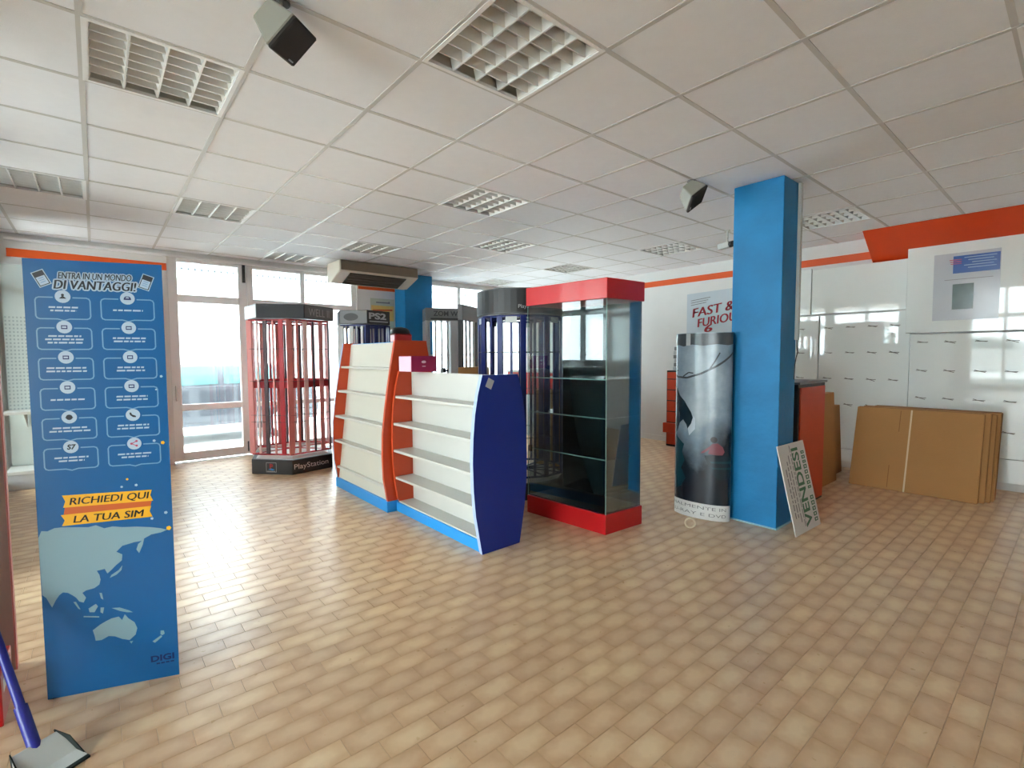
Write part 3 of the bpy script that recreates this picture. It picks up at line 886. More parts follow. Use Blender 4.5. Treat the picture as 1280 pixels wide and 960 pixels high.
for k in range(4):
    m.flat([(0.372 + k * 0.017, 0.064), (0.385 + k * 0.017, 0.064), (0.385 + k * 0.017, 0.070), (0.372 + k * 0.017, 0.070)], f1)
m.build('logo_lettering', M_BANNAVY, bn)
m = MB()
for x, y, r, k in ((0.438, 0.652, 0.010, 0), (0.43, 1.02, 0.008, 0), (0.40, 1.03, 0.006, 1), (0.435, 1.30, 0.006, 1), (0.43, 0.72, 0.007, 1), (0.28, 0.845, 0.005, 1), (0.33, 0.848, 0.006, 1), (0.38, 0.70, 0.006, 1), (0.30, 0.875, 0.005, 0), (0.415, 1.245, 0.004, 1)):
    m.flat(disc(x, y, r, 5), f2, k)
m.build('confetti_print', [M_BANY, M_BANW], bn)

# ------------------------------------------------------------------ shelving gondola (two units, both double sided)
def curve_side(prof, cx, front):
    return prof
def end_panel(parent, name, prof, cx, y0, y1, m, edge):
    """prof: list of (z, half width); convex outline like a barrel"""
    pts = [(cx - h, z) for z, h in prof] + [(cx + h, z) for z, h in reversed(prof)]
    b = MB().prism(pts, lambda p, q, t: (p, t, q), y0, y1, 0)
    n = len(pts)
    o = b.build(name, [m, edge], parent)
    for p in o.data.polygons:
        if len(p.vertices) == 4 and abs(p.normal.y) < 0.5:
            p.material_index = 1
    return o
TALL = [(0.10, 0.252), (0.3, 0.285), (0.5, 0.292), (0.7, 0.286), (0.9, 0.262), (1.1, 0.232), (1.3, 0.198), (1.45, 0.170), (1.525, 0.158)]
LOW = [(0.0, 0.172), (0.12, 0.195), (0.28, 0.224), (0.45, 0.240), (0.65, 0.246), (0.82, 0.240), (0.98, 0.224), (1.12, 0.198), (1.25, 0.160)]
def hw(prof, z):
    for (a, b), (c, d) in zip(prof[:-1], prof[1:]):
        if a <= z <= c:
            return b + (d - b) * (z - a) / (c - a)
    return prof[0][1]
CX = 2.178
g = thing('shelving_gondola', 'tall white gondola with orange curved sides on a light blue plinth', 'shelving', (CX, 4.58, 0), group='shop shelving gondolas')
end_panel(g, 'end_panel', TALL, CX, 5.15, 5.18, M_ORANGE, M_EDGE)
end_panel(g, 'end_panel', TALL, CX, 3.975, 4.005, M_ORANGE, M_ORANGE)
for sd in (-1, 1):
    b = MB().prism([(sd * 0.075, 1.512), (sd * 0.060, 1.512), (sd * 0.225, 0.10), (sd * 0.240, 0.10)], lambda p, q, t: (CX + p, t, q), 4.006, 5.149)
    b.build('back_panel', M_CREAM, g)
    for z in (1.275, 1.023, 0.760, 0.503, 0.222):
        xb = 0.076 + (1.512 - z) * 0.1169
        xf = hw(TALL, z) - 0.012
        x0, x1 = sorted((CX + sd * xb, CX + sd * xf))
        MB().box(x0, x1, 4.007, 5.148, z - 0.014, z + 0.008).build('shelf', M_WHITE, g, bevel=0.002)
MB().box(CX - 0.06, CX + 0.06, 4.006, 5.149, 1.505, 1.518).build('top_cap', M_SKY, g)
MB().box(CX - 0.262, CX + 0.262, 3.972, 5.183, 0.001, 0.099).build('plinth', M_SKY, g, bevel=0.003)
CX2 = 2.172
g = thing('shelving_gondola', 'lower white gondola with a royal blue curved end panel', 'shelving', (CX2, 3.32, 0), group='shop shelving gondolas')
end_panel(g, 'end_panel', LOW, CX2, 2.685, 2.718, M_BLUE, M_EDGE)['label'] = 'royal blue end panel'
end_panel(g, 'end_panel', [(z + (0.09 if z < 0.1 else 0), h * 0.86) for z, h in LOW], CX2, 3.935, 3.962, M_ORANGE, M_ORANGE)['label'] = 'orange end panel'
MB().box(CX2 - 0.016, CX2 + 0.016, 2.72, 3.934, 0.10, 1.245).build('back_panel', M_WHITE, g)
for sd in (-1, 1):
    for z in (1.033, 0.796, 0.560, 0.318):
        x0, x1 = sorted((CX2 + sd * 0.017, CX2 + sd * (hw(LOW, z) * 0.86 - 0.006)))
        MB().box(x0, x1, 2.722, 3.934, z - 0.016, z + 0.006).build('shelf', M_WHITE, g, bevel=0.002)
MB().box(CX2 - 0.155, CX2 + 0.155, 2.722, 3.934, 0.0855, 0.098).build('base_deck', M_WHITE, g)
MB().box(CX2 - 0.165, CX2 + 0.165, 2.72, 3.971, 0.001, 0.085).build('plinth', M_SKY, g, bevel=0.003)
MB().obox(Matrix.Translation((2.075, 2.6842, 1.19)) @ Matrix.Rotation(R(26), 4, 'Y'), 0.055, 0.0012, 0.066).build('paper_sticker', M_LGREY, g)

# carton and small bits on the gondola
t = thing('carton', 'small magenta carton with a pale pink end on the lower gondola', 'box', (2.1, 3.72, 1.252))
MB().box(1.985, 2.225, 3.62, 3.835, 1.2525, 1.385).build('body', M_MAG, t, bevel=0.002)
MB().box(1.9815, 1.9845, 3.625, 3.83, 1.256, 1.381).build('end_flap', M_MAGL, t)
m = MB()
m.flat(disc(2.10, 1.335, 0.022, 16, 0.011), lambda p, q: (p, 3.6192, q))
m.flat([(2.085, 1.295), (2.118, 1.295), (2.118, 1.303), (2.085, 1.303)], lambda p, q: (p, 3.6192, q))
m.build('printed_mark', M_MAGL, t)
t = thing('plastic_cap', 'small black plastic cap beside the magenta carton', 'cap', (2.2, 3.47, 1.246))
MB().tube((2.19, 3.46, 1.2465), (2.19, 3.46, 1.285), 0.024, 14, 0, 0.020).build('cap_body', M_BLACK, t, smooth=True)
MB().tube((2.215, 3.46, 1.262), (2.235, 3.46, 1.262), 0.008, 10).build('spout', M_BLACK, t)

# ------------------------------------------------------------------ glass showcase with red top and plinth
A = Vector((2.942, 2.365, 0))
ux = Vector((0.420, -0.028, 0))
uy = Vector((-0.068, 0.813, 0))
Ms = Matrix(((ux.normalized().x, uy.normalized().x, 0, A.x), (ux.normalized().y, uy.normalized().y, 0, A.y), (0, 0, 1, 0), (0, 0, 0, 1)))
LX, LY = ux.length, uy.length
sc = thing('glass_showcase', 'tall glass showcase with a red top and red plinth', 'display case', A + (ux + uy) / 2)
def sbox(mb, x0, x1, y0, y1, z0, z1, mi=0):
    return mb.obox(Ms @ Matrix.Translation(((x0 + x1) / 2, (y0 + y1) / 2, (z0 + z1) / 2)), x1 - x0, y1 - y0, z1 - z0, mi)
sbox(MB(), -0.005, LX + 0.005, -0.005, LY + 0.005, 0.001, 0.155).build('plinth', M_RED, sc, bevel=0.003)
sbox(MB(), -0.008, LX + 0.008, -0.008, LY + 0.008, 1.812, 1.965).build('top_box', M_RED, sc, bevel=0.003)
sbox(MB(), 0.012, LX - 0.012, 0.012, LY - 0.012, 0.156, 0.166).build('deck', M_BLACK, sc)
sbox(MB(), LX - 0.012, LX - 0.004, 0.008, LY - 0.008, 0.156, 1.811).build('smoked_back', M_SMOKE, sc)
sbox(MB(), 0.004, 0.010, 0.010, LY - 0.010, 0.156, 1.811).build('glass_pane', M_CABG, sc)
sbox(MB(), 0.004, LX - 0.013, 0.003, 0.009, 0.156, 1.811).build('glass_pane', M_CABG, sc)
sbox(MB(), 0.004, LX - 0.013, LY - 0.009, LY - 0.003, 0.156, 1.811).build('glass_pane', M_CABG, sc)
for z in (0.575, 0.895, 1.195):
    h = sbox(MB(), 0.020, LX - 0.015, 0.016, LY - 0.016, z - 0.004, z + 0.004).build('glass_shelf', M_SHELFG, sc)
    e = MB()
    sbox(e, 0.016, 0.0195, 0.016, LY - 0.016, z - 0.004, z + 0.004)
    e.build('shelf_edge', M_GEDGE, h)
e = MB()
sbox(e, 0.000, 0.0035, 0.000, 0.004, 0.156, 1.811)
e.build('corner_strip', M_GEDGE, sc)
e = MB()
sbox(e, 0.000, 0.0035, LY - 0.006, LY - 0.001, 0.156, 1.811)
e.build('corner_strip', M_GEDGE, sc)
for z in (0.55, 1.35):
    sbox(MB(), -0.004, 0.016, LY - 0.035, LY - 0.012, z, z + 0.05).build('hinge', M_CHROME, sc)

# ------------------------------------------------------------------ revolving wire racks
def ngon(c, r, n, a0, z):
    return [Vector((c[0] + r * math.cos(a0 + 2 * PI * k / n), c[1] + r * math.sin(a0 + 2 * PI * k / n), z)) for k in range(n)]
def nprism(mb, c, r, n, a0, z0, z1, mi=0, r1=None):
    lo, hi = ngon(c, r, n, a0, z0), ngon(c, r1 or r, n, a0, z1)
    return mb.add(lo + hi, [tuple(range(n))[::-1], tuple(range(n, 2 * n))] + [(i, (i + 1) % n, n + (i + 1) % n, n + i) for i in range(n)], mi)
def face_map(c, r, n, a0, k, off=0.0008):
    """2D frame on side k of a prism: x along the side from its middle, y up"""
    a, b = ngon(c, r, n, a0, 0)[k % n], ngon(c, r, n, a0, 0)[(k + 1) % n]
    mid, u = (a + b) / 2, (b - a).normalized()
    nn = Vector((u.y, -u.x, 0))
    if nn.dot(mid - Vector((c[0], c[1], 0))) < 0:
        nn = -nn
    return lambda x, y: mid + u * x + nn * off + Vector((0, 0, y))
def rack(name, label, c, r, n, a0, zb, zt, zh, per, mats, hdr_rot=0.0, n_hdr=None, group='revolving game racks', slat=None, wires=(0.62, 1.05, 1.45), band=None):
    t = thing(name, label, 'rack', (c[0], c[1], 0), group=group)
    base_m, hdr_m, post_ms, wire_m, ring_m = mats
    bs = MB()
    nprism(bs, c, r, n, a0, 0.001, zb)
    b_o = bs.build('base', base_m, t, bevel=0.006)
    tr = MB()
    nprism(tr, c, r * 0.90, n, a0, zb + 0.0005, zb + 0.03, 0, r * 0.78)
    tr.build('base_tray', M_WHITE, b_o)
    nh = n_hdr or n
    hb = MB()
    nprism(hb, c, r, nh, a0 + hdr_rot, zt, zh)
    h_o = hb.build('header', hdr_m, t, bevel=0.005)
    MB().tube((c[0], c[1], zb + 0.03), (c[0], c[1], zt - 0.001), 0.022, 10).build('centre_pole', post_ms[0], t, smooth=True)
    rr = r * 0.96
    for nm, z in (('top_ring', zt - 0.02), ('bottom_ring', zb + 0.06)):
        MB().path(ngon(c, rr, n, a0, z), 0.011, 6, closed=True).build(nm, ring_m, t)
        sp = MB()
        for q in ngon(c, rr, n, a0, z):
            sp.tube((c[0], c[1], z), q, 0.007, 6)
        sp.build('ring_spoke', ring_m, t)
    for z in wires:
        MB().path(ngon(c, rr + 0.006, n, a0, z), 0.0035, 5, closed=True).build('hoop_wire', wire_m, t)
    if band:
        z0, z1, m = band
        ba = MB()
        P, Q = ngon(c, rr - 0.014, n, a0, z0), ngon(c, rr - 0.014, n, a0, z1)
        for k in range(n):
            a, b = P[k], P[(k + 1) % n]
            a2, b2 = Q[k], Q[(k + 1) % n]
            d = (Vector((c[0], c[1], 0)) - Vector(((a.x + b.x) / 2, (a.y + b.y) / 2, 0))).normalized() * 0.004
            ba.add([a, b, b2, a2, a + d, b + d, b2 + d, a2 + d], [(0, 1, 2, 3), (7, 6, 5, 4), (0, 1, 5, 4), (1, 2, 6, 5), (2, 3, 7, 6), (3, 0, 4, 7)])
        ba.build('mid_band', m, t)
    V = ngon(c, rr, n, a0, 0)
    i = 0
    for k in range(n):
        a, b = V[k], V[(k + 1) % n]
        u = (b - a).normalized()
        nn = Vector((u.y, -u.x, 0))
        for j in range(per):
            q = a + (b - a) * ((j + 0.0) / per)
            wd = slat[j % len(slat)]
            mm = post_ms[(i * 5 + j) % len(post_ms)]
            Mx = Matrix(((u.x, nn.x, 0, q.x), (u.y, nn.y, 0, q.y), (0, 0, 1, (zb + 0.06 + zt - 0.02) / 2), (0, 0, 0, 1)))
            o = MB().obox(Mx, wd, 0.016 if wd > 0.02 else wd, zt - zb - 0.08).build('upright', mm, t, bevel=0.002)
            i += 1
    return t, b_o, h_o
PSA = R(-108)
t, b_o, h_o = rack('wire_rack', 'pink and red revolving wire rack in front of the shop window', (1.875, 6.498), 0.52, 6, PSA, 0.178, 1.835, 2.0, 5,
     ([M_DARK], [M_DARK], [M_PINK, M_PINKL, M_REDSTEEL, M_PINK, M_WIRE, M_PINKL, M_PINK], M_WIRE, M_REDSTEEL),
     hdr_rot=R(19), slat=(0.064, 0.026, 0.048, 0.022, 0.054), wires=(0.62, 0.70, 1.48, 1.10), band=(1.02, 1.10, M_REDSTEEL))
fm = face_map((1.875, 6.498), 0.52, 6, PSA, 0)
m = MB()
put_text(m, fm, -0.02, 0.062, 'PlayStation', 0.088, 0, width=0.44)
m.build('lettering', mat('bright lettering', rgb(246, 246, 246), 0.4), b_o)
fm = face_map((1.875, 6.498), 0.52, 6, PSA, 5)
m = MB()
for x0, x1, y0, y1 in ((-0.075, 0.055, 0.138, 0.142), (-0.075, 0.055, 0.028, 0.032), (-0.075, -0.071, 0.028, 0.142), (0.051, 0.055, 0.028, 0.142)):
    m.flat([(x0, y0), (x1, y0), (x1, y1), (x0, y1)], fm, 0)
put_text(m, fm, -0.012, 0.066, 'P', 0.085, 1, offset=0.003)
m.flat([(-0.05, 0.060), (0.01, 0.048), (0.035, 0.060), (-0.02, 0.074)], fm, 2)
m.flat([(-0.06, 0.036), (0.04, 0.036), (0.04, 0.042), (-0.06, 0.042)], fm, 0)
m.build('emblem', [M_LGREY, M_REDSTEEL, M_SKY], b_o)
HP = lambda k: face_map((1.875, 6.498), 0.52, 6, PSA + R(19), k)
m = MB()
fm = HP(0)
m.flat([(-0.25, 1.845), (0.25, 1.845), (0.25, 1.99), (-0.25, 1.99)], fm, 0)
fm2 = face_map((1.875, 6.498), 0.52, 6, PSA + R(19), 0, 0.0018)
put_text(m, fm2, 0.0, 1.872, 'WELL II', 0.13, 1, width=0.36)
m.build('header_lettering', [M_GREY, M_LGREY], h_o)
m = MB()
fm = HP(4)
m.flat([(-0.25, 1.845), (0.25, 1.845), (0.25, 1.99), (-0.25, 1.99)], fm, 0)
m.build('header_card', M_LGREY, h_o)

B2 = (2.56, 5.87)
t, b_o, h_o = rack('wire_rack', 'dark blue revolving rack half hidden behind the orange gondola', B2, 0.34, 6, R(-106), 0.17, 1.775, 1.935, 5,
     ([M_DARK], [M_BLACK], [M_NAVY, M_NAVY, M_LGREY], M_WIRE, M_NAVY), slat=(0.07, 0.014, 0.05, 0.014, 0.03), wires=(0.6, 1.1, 1.4))
fm = face_map(B2, 0.34, 6, R(-106), 0)
m = MB()
put_text(m, fm, -0.02, 1.835, 'PS2', 0.10, 0, width=0.26, offset=0.004)
m.flat([(-0.14, 1.80), (0.14, 1.80), (0.14, 1.81), (-0.14, 1.81)], fm, 0)
m.build('header_lettering', M_LGREY, h_o)
fm = face_map(B2, 0.34, 6, R(-106), 5)
m = MB()
m.flat([(-0.165, 1.78), (0.165, 1.78), (0.165, 1.93), (-0.165, 1.93)], fm, 0)
m.flat(disc(-0.03, 1.855, 0.09, 16, 0.045), face_map(B2, 0.34, 6, R(-106), 5, 0.0016), 1)
m.build('header_card', [M_GREY, M_BLACK], h_o)

B3 = (3.36, 3.80)
t, b_o, h_o = rack('wire_rack', 'round navy revolving rack behind the red glass showcase', B3, 0.46, 12, R(-100), 0.16, 1.78, 2.02, 2,
     ([M_BLACK], [M_DARK], [M_NAVY, M_NAVY, M_NAVY, M_BLACK], M_BLACK, M_NAVY), slat=(0.055, 0.024), wires=(0.6, 1.02, 1.42), n_hdr=48)
m = MB()
for k in range(34, 48):
    fmk = face_map(B3, 0.46, 48, R(-100), k)
    m.flat([(-0.0302, 1.795), (0.0302, 1.795), (0.0302, 2.008), (-0.0302, 2.008)], fmk, 0)
m.build('header_card', [M_BLACK], h_o)
for p in h_o.data.polygons:
    p.use_smooth = len(p.vertices) == 4
h_o.data.set_sharp_from_angle(angle=R(40))
m = MB()
def wrap3(x, y):
    a = R(-122) + x / 0.463
    return Vector((B3[0] + 0.464 * math.cos(a), B3[1] + 0.464 * math.sin(a), y))
put_text(m, wrap3, 0.0, 1.83, 'PlayStation', 0.05, 0, width=0.22)
m.build('header_lettering', M_LGREY, h_o)
m = MB()
for k in range(0, 12, 2):
    fmk = face_map(B3, 0.45, 12, R(-100), k)
    m.flat([(-0.055, 1.70), (0.055, 1.70), (0.055, 1.755), (-0.055, 1.755)], fmk, 0)
m.build('price_card', M_LGREY, t)

# grey display towers by the far window
def tower(label, x, y, rz, w_, d_, h, hdr, dark, text=None):
    t = thing('display_tower', label, 'display stand', (x, y, 0), rz, group='grey display towers')
    MW = parent_world(t)
    ob = lambda mb, x0, x1, y0, y1, z0, z1: mb.obox(MW @ Matrix.Translation(((x0 + x1) / 2, (y0 + y1) / 2, (z0 + z1) / 2)), x1 - x0, y1 - y0, z1 - z0)
    ob(MB(), -w_ / 2, w_ / 2, -d_ / 2, d_ / 2, 0.001, 0.16).build('plinth', M_GREY, t)
    h_ = ob(MB(), -w_ / 2, w_ / 2, -d_ / 2, d_ / 2, h - hdr, h).build('header', M_GREY, t, bevel=0.004)
    ob(MB(), -w_ / 2, -w_ / 2 + 0.04, -d_ / 2, d_ / 2, 0.161, h - hdr - 0.001).build('side_post', dark, t)
    ob(MB(), w_ / 2 - 0.2, w_ / 2, -d_ / 2, d_ / 2, 0.161, h - hdr - 0.001).build('side_panel', M_GREY if dark is M_BLACK else M_LGREY, t)
    q = MB()
    for k in range(4):
        xx = -w_ / 2 + 0.06 + k * (w_ - 0.3) / 3
        q = ob(MB(), xx - 0.012, xx + 0.012, -d_ / 2 + 0.02, -d_ / 2 + 0.05, 0.161, h - hdr - 0.001)
        q.build('upright', M_LGREY, t)
    for z in (0.6, 1.0, 1.4):
        ob(MB(), -w_ / 2 + 0.041, w_ / 2 - 0.201, -d_ / 2 + 0.06, d_ / 2 - 0.02, z, z + 0.015).build('shelf', M_LGREY, t)
    if text:
        m = MB()
        put_text(m, lambda px, py: MW @ Vector((px, -d_ / 2 - 0.0012, py)), 0.06, h - hdr * 0.62, text, hdr * 0.55, 0, offset=0.002)
        m.flat([(-0.22, h - hdr * 0.92), (0.3, h - hdr * 0.92), (0.3, h - hdr * 0.80), (-0.22, h - hdr * 0.80)], lambda px, py: MW @ Vector((px, -d_ / 2 - 0.0012, py)))
        m.build('header_lettering', M_DARK, h_)
    return t
tower('pale grey display tower with header lettering by the far window', 4.38, 6.93, R(-22), 0.60, 0.36, 2.16, 0.20, M_LGREY, 'ZOM WA')
tower('grey display tower with a black front edge by the far window', 4.28, 6.00, R(31), 0.72, 0.07, 2.12, 0.22, M_BLACK)

# red and black capsule dispenser behind the tall gondola
t = thing('capsule_dispenser', 'red capsule dispenser with a black domed lid behind the tall gondola', 'dispenser', (3.46, 6.65, 0))
MB().box(3.32, 3.60, 6.52, 6.78, 0.001, 1.72).build('body', M_RED, t, bevel=0.02)
d = MB()
rings = [(0.15, 1.721), (0.15, 1.745), (0.135, 1.78), (0.10, 1.805), (0.04, 1.82)]
vs = [Vector((3.46 + r_ * math.cos(2 * PI * i / 20), 6.65 + r_ * math.sin(2 * PI * i / 20), z)) for r_, z in rings for i in range(20)]
d.add(vs, [(k * 20 + i, k * 20 + (i + 1) % 20, (k + 1) * 20 + (i + 1) % 20, (k + 1) * 20 + i) for k in range(4) for i in range(20)] + [tuple(range(80, 100)), tuple(range(20))[::-1]])
d.build('lid', M_BLACK, t, smooth=True)

# red-fronted counter and brown carton seen through the showcase and racks
t = thing('counter', 'low counter with a pink-red upper front at the back of the shop', 'counter', (6.1, 6.3, 0))
MB().box(5.75, 6.6, 5.5, 6.9, 0.001, 0.72).build('body', M_LGREY, t)
MB().box(5.74, 6.6, 5.49, 6.9, 0.721, 1.10).build('front_band', M_RED, t)
MB().box(5.73, 6.62, 5.48, 6.92, 1.101, 1.13).build('top', M_WHITE, t)
t = thing('carton', 'tall brown carton standing behind the round navy rack', 'box', (4.2, 4.2, 0))
Mx = Matrix.Translation((4.16, 4.22, 0)) @ Matrix.Rotation(R(45), 4, 'Z')
MB().obox(Mx @ Matrix.Translation((0, 0, 0.49)), 0.10, 0.36, 0.978).build('body', M_CARD, t, bevel=0.004)
MB().obox(Mx @ Matrix.Translation((-0.0515, 0, 0.49)), 0.002, 0.05, 0.976).build('tape', M_TAPE, t)
t = thing('carton', 'brown carton beside the round navy rack, in front of the grey tower', 'box', (3.86, 5.34, 0))
Mx = Matrix.Translation((3.86, 5.34, 0)) @ Matrix.Rotation(R(31), 4, 'Z')
MB().obox(Mx @ Matrix.Translation((0, 0, 0.62)), 0.36, 0.3, 1.236).build('body', M_CARD, t, bevel=0.004)
MB().obox(Mx @ Matrix.Translation((0, 0, 1.2405)), 0.36, 0.05, 0.003).build('tape', M_TAPE, t)

# ------------------------------------------------------------------ curved film standee
EC = Vector((3.937, 2.125, 0))
ea = Vector((-0.053, 0.472, 0)).normalized()
eb = Vector((-ea.y, ea.x, 0))
AX, BX = 0.238, 0.105
st = thing('film_standee', 'curved dark film standee with a misty waterfall print against the pillar', 'standee', EC)
ANG = lambda u: R(180) * u      # u 0..1 runs along the front from the far end (left) to the near end (right)
def wrap(off=0.0):
    def fn(u, z):
        a = ANG(u)
        return EC + ea * (AX * math.cos(a)) * (1 + off / AX) + eb * (BX + off) * math.sin(a) + Vector((0, 0, z))
    return fn
if eb.x > 0:
    eb = -eb
SH = 1.566
f0 = wrap(0)
mb = MB()
mb.uv = []
NU = 40
for i in range(NU + 1):
    for z in (0.001, SH):
        mb.v.append(tuple(f0(i / NU, z)))
        mb.uv.append((i / NU * 0.5 + 0.25 - 0.02, z / SH * 1.4 * 0.72))
for i in range(NU):
    mb.f.append((2 * i, 2 * i + 2, 2 * i + 3, 2 * i + 1))
    mb.m.append(0)
o = mb.build('front_sheet', M_MIST, st, smooth=True)
mb = MB()
for i in range(NU + 1):
    for z in (0.001, SH):
        a = PI + PI * i / NU
        mb.v.append(tuple(EC + ea * (AX * math.cos(a)) + eb * (BX * 0.8 * math.sin(a)) + Vector((0, 0, z))))
for i in range(NU):
    mb.f.append((2 * i, 2 * i + 2, 2 * i + 3, 2 * i + 1))
    mb.m.append(0)
mb.build('back_sheet', M_GREY, st, smooth=True)
def strip(pts, w_, fn, mb, mi):
    for a, b in zip(pts[:-1], pts[1:]):
        dx, dy = (b[0] - a[0]) * 0.6, b[1] - a[1]
        l = math.hypot(dx, dy)
        nx, ny = -dy / l * w_ / 2 / 0.6, dx / l * w_ / 2
        wflat([(a[0] + nx, a[1] + ny), (b[0] + nx, b[1] + ny), (b[0] - nx, b[1] - ny), (a[0] - nx, a[1] - ny)], fn, mb, mi)
def wflat(pts, fn, mb, mi):
    """subdivided so that it follows the curve"""
    bm = bmesh.new()
    vs = [bm.verts.new((p, q, 0)) for p, q in pts]
    bm.faces.new(vs)
    x0, x1 = min(p for p, _ in pts), max(p for p, _ in pts)
    for i in range(1, NU):
        if x0 < i / NU < x1:
            bmesh.ops.bisect_plane(bm, geom=bm.verts[:] + bm.edges[:] + bm.faces[:], plane_co=(i / NU, 0, 0), plane_no=(1, 0, 0))
    bm.verts.index_update()
    mb.add([fn(v.co.x, v.co.y) for v in bm.verts], [tuple(v.index for v in f.verts) for f in bm.faces], mi)
    bm.free()
w1, w2 = wrap(0.0008), wrap(0.0014)
M_CLIFF = mat('print dark cliff', rgb(22, 40, 50), 0.25, var=0.3, scale=8)
M_CLIFF2 = mat('print teal cliff', rgb(22, 62, 72), 0.25, var=0.3, scale=8)
M_SPRAY = mat('print pale spray', rgb(206, 216, 224), 0.25, var=0.08, scale=14)
M_SLATE = mat('print slate band', rgb(66, 70, 74), 0.25, var=0.2, scale=10)
M_FIG = mat('print red figure', rgb(120, 62, 76), 0.3, var=0.1)
M_SKIN = mat('print dark hair', rgb(40, 34, 40), 0.3)
mb = MB()
wflat([(0.0, 1.468), (0.1, 1.46), (0.2, 1.47), (0.3, 1.455), (0.42, 1.47), (0.55, 1.458), (0.7, 1.47), (0.85, 1.46), (1.0, 1.47), (1.0, 1.562), (0.0, 1.562)], w1, mb, 0)
wflat([(0.34, 1.462), (0.40, 1.462), (0.40, 1.562), (0.34, 1.562)], w2, mb, 1)
mb.build('top_band', [M_SLATE, M_LGREY], st)
mb = MB()
wflat([(0.02, 1.17), (0.10, 1.12), (0.17, 1.10), (0.24, 1.04), (0.33, 0.99), (0.42, 0.90), (0.45, 0.84), (0.43, 0.78), (0.38, 0.75), (0.36, 0.79), (0.31, 0.83), (0.25, 0.80), (0.20, 0.73), (0.13, 0.69), (0.02, 0.67)], w1, mb, 0)
wflat([(0.02, 0.68), (0.14, 0.70), (0.24, 0.66), (0.33, 0.62), (0.30, 0.55), (0.34, 0.48), (0.29, 0.41), (0.36, 0.33), (0.30, 0.26), (0.18, 0.22), (0.02, 0.21)], w1, mb, 1)
wflat([(0.58, 0.545), (0.68, 0.555), (0.84, 0.548), (0.985, 0.552), (0.985, 0.36), (0.74, 0.35), (0.66, 0.40), (0.62, 0.47)], w1, mb, 0)
wflat([(0.64, 0.50), (0.985, 0.51), (0.985, 0.49), (0.66, 0.485)], w2, mb, 1)
wflat([(0.66, 0.45), (0.985, 0.455), (0.985, 0.44), (0.68, 0.438)], w2, mb, 1)
wflat([(0.42, 0.80), (0.38, 0.76), (0.40, 0.70), (0.47, 0.76), (0.47, 0.85), (0.45, 0.87)], w2, mb, 2)
mb.build('cliff_print', [M_CLIFF, M_CLIFF2, M_SPRAY], st)
mb = MB()
strip([(0.03, 1.23), (0.18, 1.195), (0.36, 1.19), (0.52, 1.225), (0.70, 1.29), (0.86, 1.355), (0.98, 1.40)], 0.016, w1, mb, 0)
strip([(0.62, 1.262), (0.68, 1.33), (0.74, 1.40)], 0.010, w1, mb, 0)
strip([(0.10, 1.21), (0.16, 1.25), (0.20, 1.25)], 0.012, w1, mb, 0)
strip([(0.30, 1.20), (0.38, 1.235), (0.44, 1.23)], 0.010, w1, mb, 0)
mb.build('branch_print', M_SLATE, st)
mb = MB()
wflat([(0.62, 0.562), (0.70, 0.556), (0.80, 0.558), (0.83, 0.585), (0.80, 0.625), (0.73, 0.655), (0.67, 0.65), (0.62, 0.615), (0.55, 0.575), (0.54, 0.56), (0.58, 0.568), (0.64, 0.605)], w2, mb, 0)
wflat(disc(0.685, 0.682, 0.042, 12, 0.026), w2, mb, 1)
mb.build('figure_print', [M_FIG, M_SKIN], st)
mb = MB()
wflat([(0.0, 0.002), (1.0, 0.002), (1.0, 0.135), (0.0, 0.135)], w1, mb, 0)
su = lambda x, y: w2(0.5 + x, y)
put_text(mb, su, -0.045, 0.086, 'FINALMENTE IN', 0.038, 1, width=0.84)
put_text(mb, su, -0.045, 0.032, 'BLU-RAY E DVD', 0.038, 1, width=0.84)
mb.build('caption_strip', [M_SIGNW, M_GREY], st)

# roll of tape standing on the floor
t = thing('tape_roll', 'pale tape roll standing on the floor before the film standee', 'tape roll', (3.57, 2.02, 0))
MB().torus((3.57, 2.02, 0.045), (0.6, -0.8, 0), (0, 0, 1), 0.038, 0.0068).build('ring', M_TAPE, t, smooth=True)

# ------------------------------------------------------------------ for-sale board leaning on the pillar
t = thing('sale_sign', 'white board with green sideways lettering leaning on the blue pillar', 'sign', (4.2, 1.45, 0))
a, b_, c_ = Vector((3.977, 1.392, 0.004)), Vector((4.453, 1.378, 0.004)), Vector((3.928, 1.536, 0.676))
su_ = (b_ - a).normalized()
sv = (c_ - a)
sv = (sv - su_ * sv.dot(su_))
HT = sv.length
shx = 0.0
sv.normalize()
sn = su_.cross(sv)
if sn.y > 0:
    sn = -sn
WD = (b_ - a).length
lean = (c_ - a).dot(su_) / HT
SP = lambda off: (lambda x, y: a + su_ * (x + lean * y * 0.55) + sv * y + sn * off)
MB().prism([(0, 0), (WD, 0), (WD, HT), (0, HT)], lambda p, q, tt: SP(tt)(p, q), 0, 0.008).build('board', M_SIGNW, t)
m = MB()
s9 = SP(0.009)
put_text(m, s9, WD * 0.70, HT * 0.50, 'VENDESI', 0.165, 0, width=HT * 0.90, rot=PI / 2, offset=0.004)
rr = random.Random(5)
y = HT * 0.06
while y < HT * 0.9:
    l = rr.uniform(0.022, 0.034)
    if not 0.33 < y / HT < 0.40:
        m.flat([(WD * 0.80, y), (WD * 0.93, y), (WD * 0.93, y + l), (WD * 0.80, y + l)], s9, 0)
        m.flat([(WD * 0.84, y + 0.008), (WD * 0.89, y + 0.008), (WD * 0.89, y + l - 0.008), (WD * 0.84, y + l - 0.008)], SP(0.0095), 2)
    y += l + 0.012
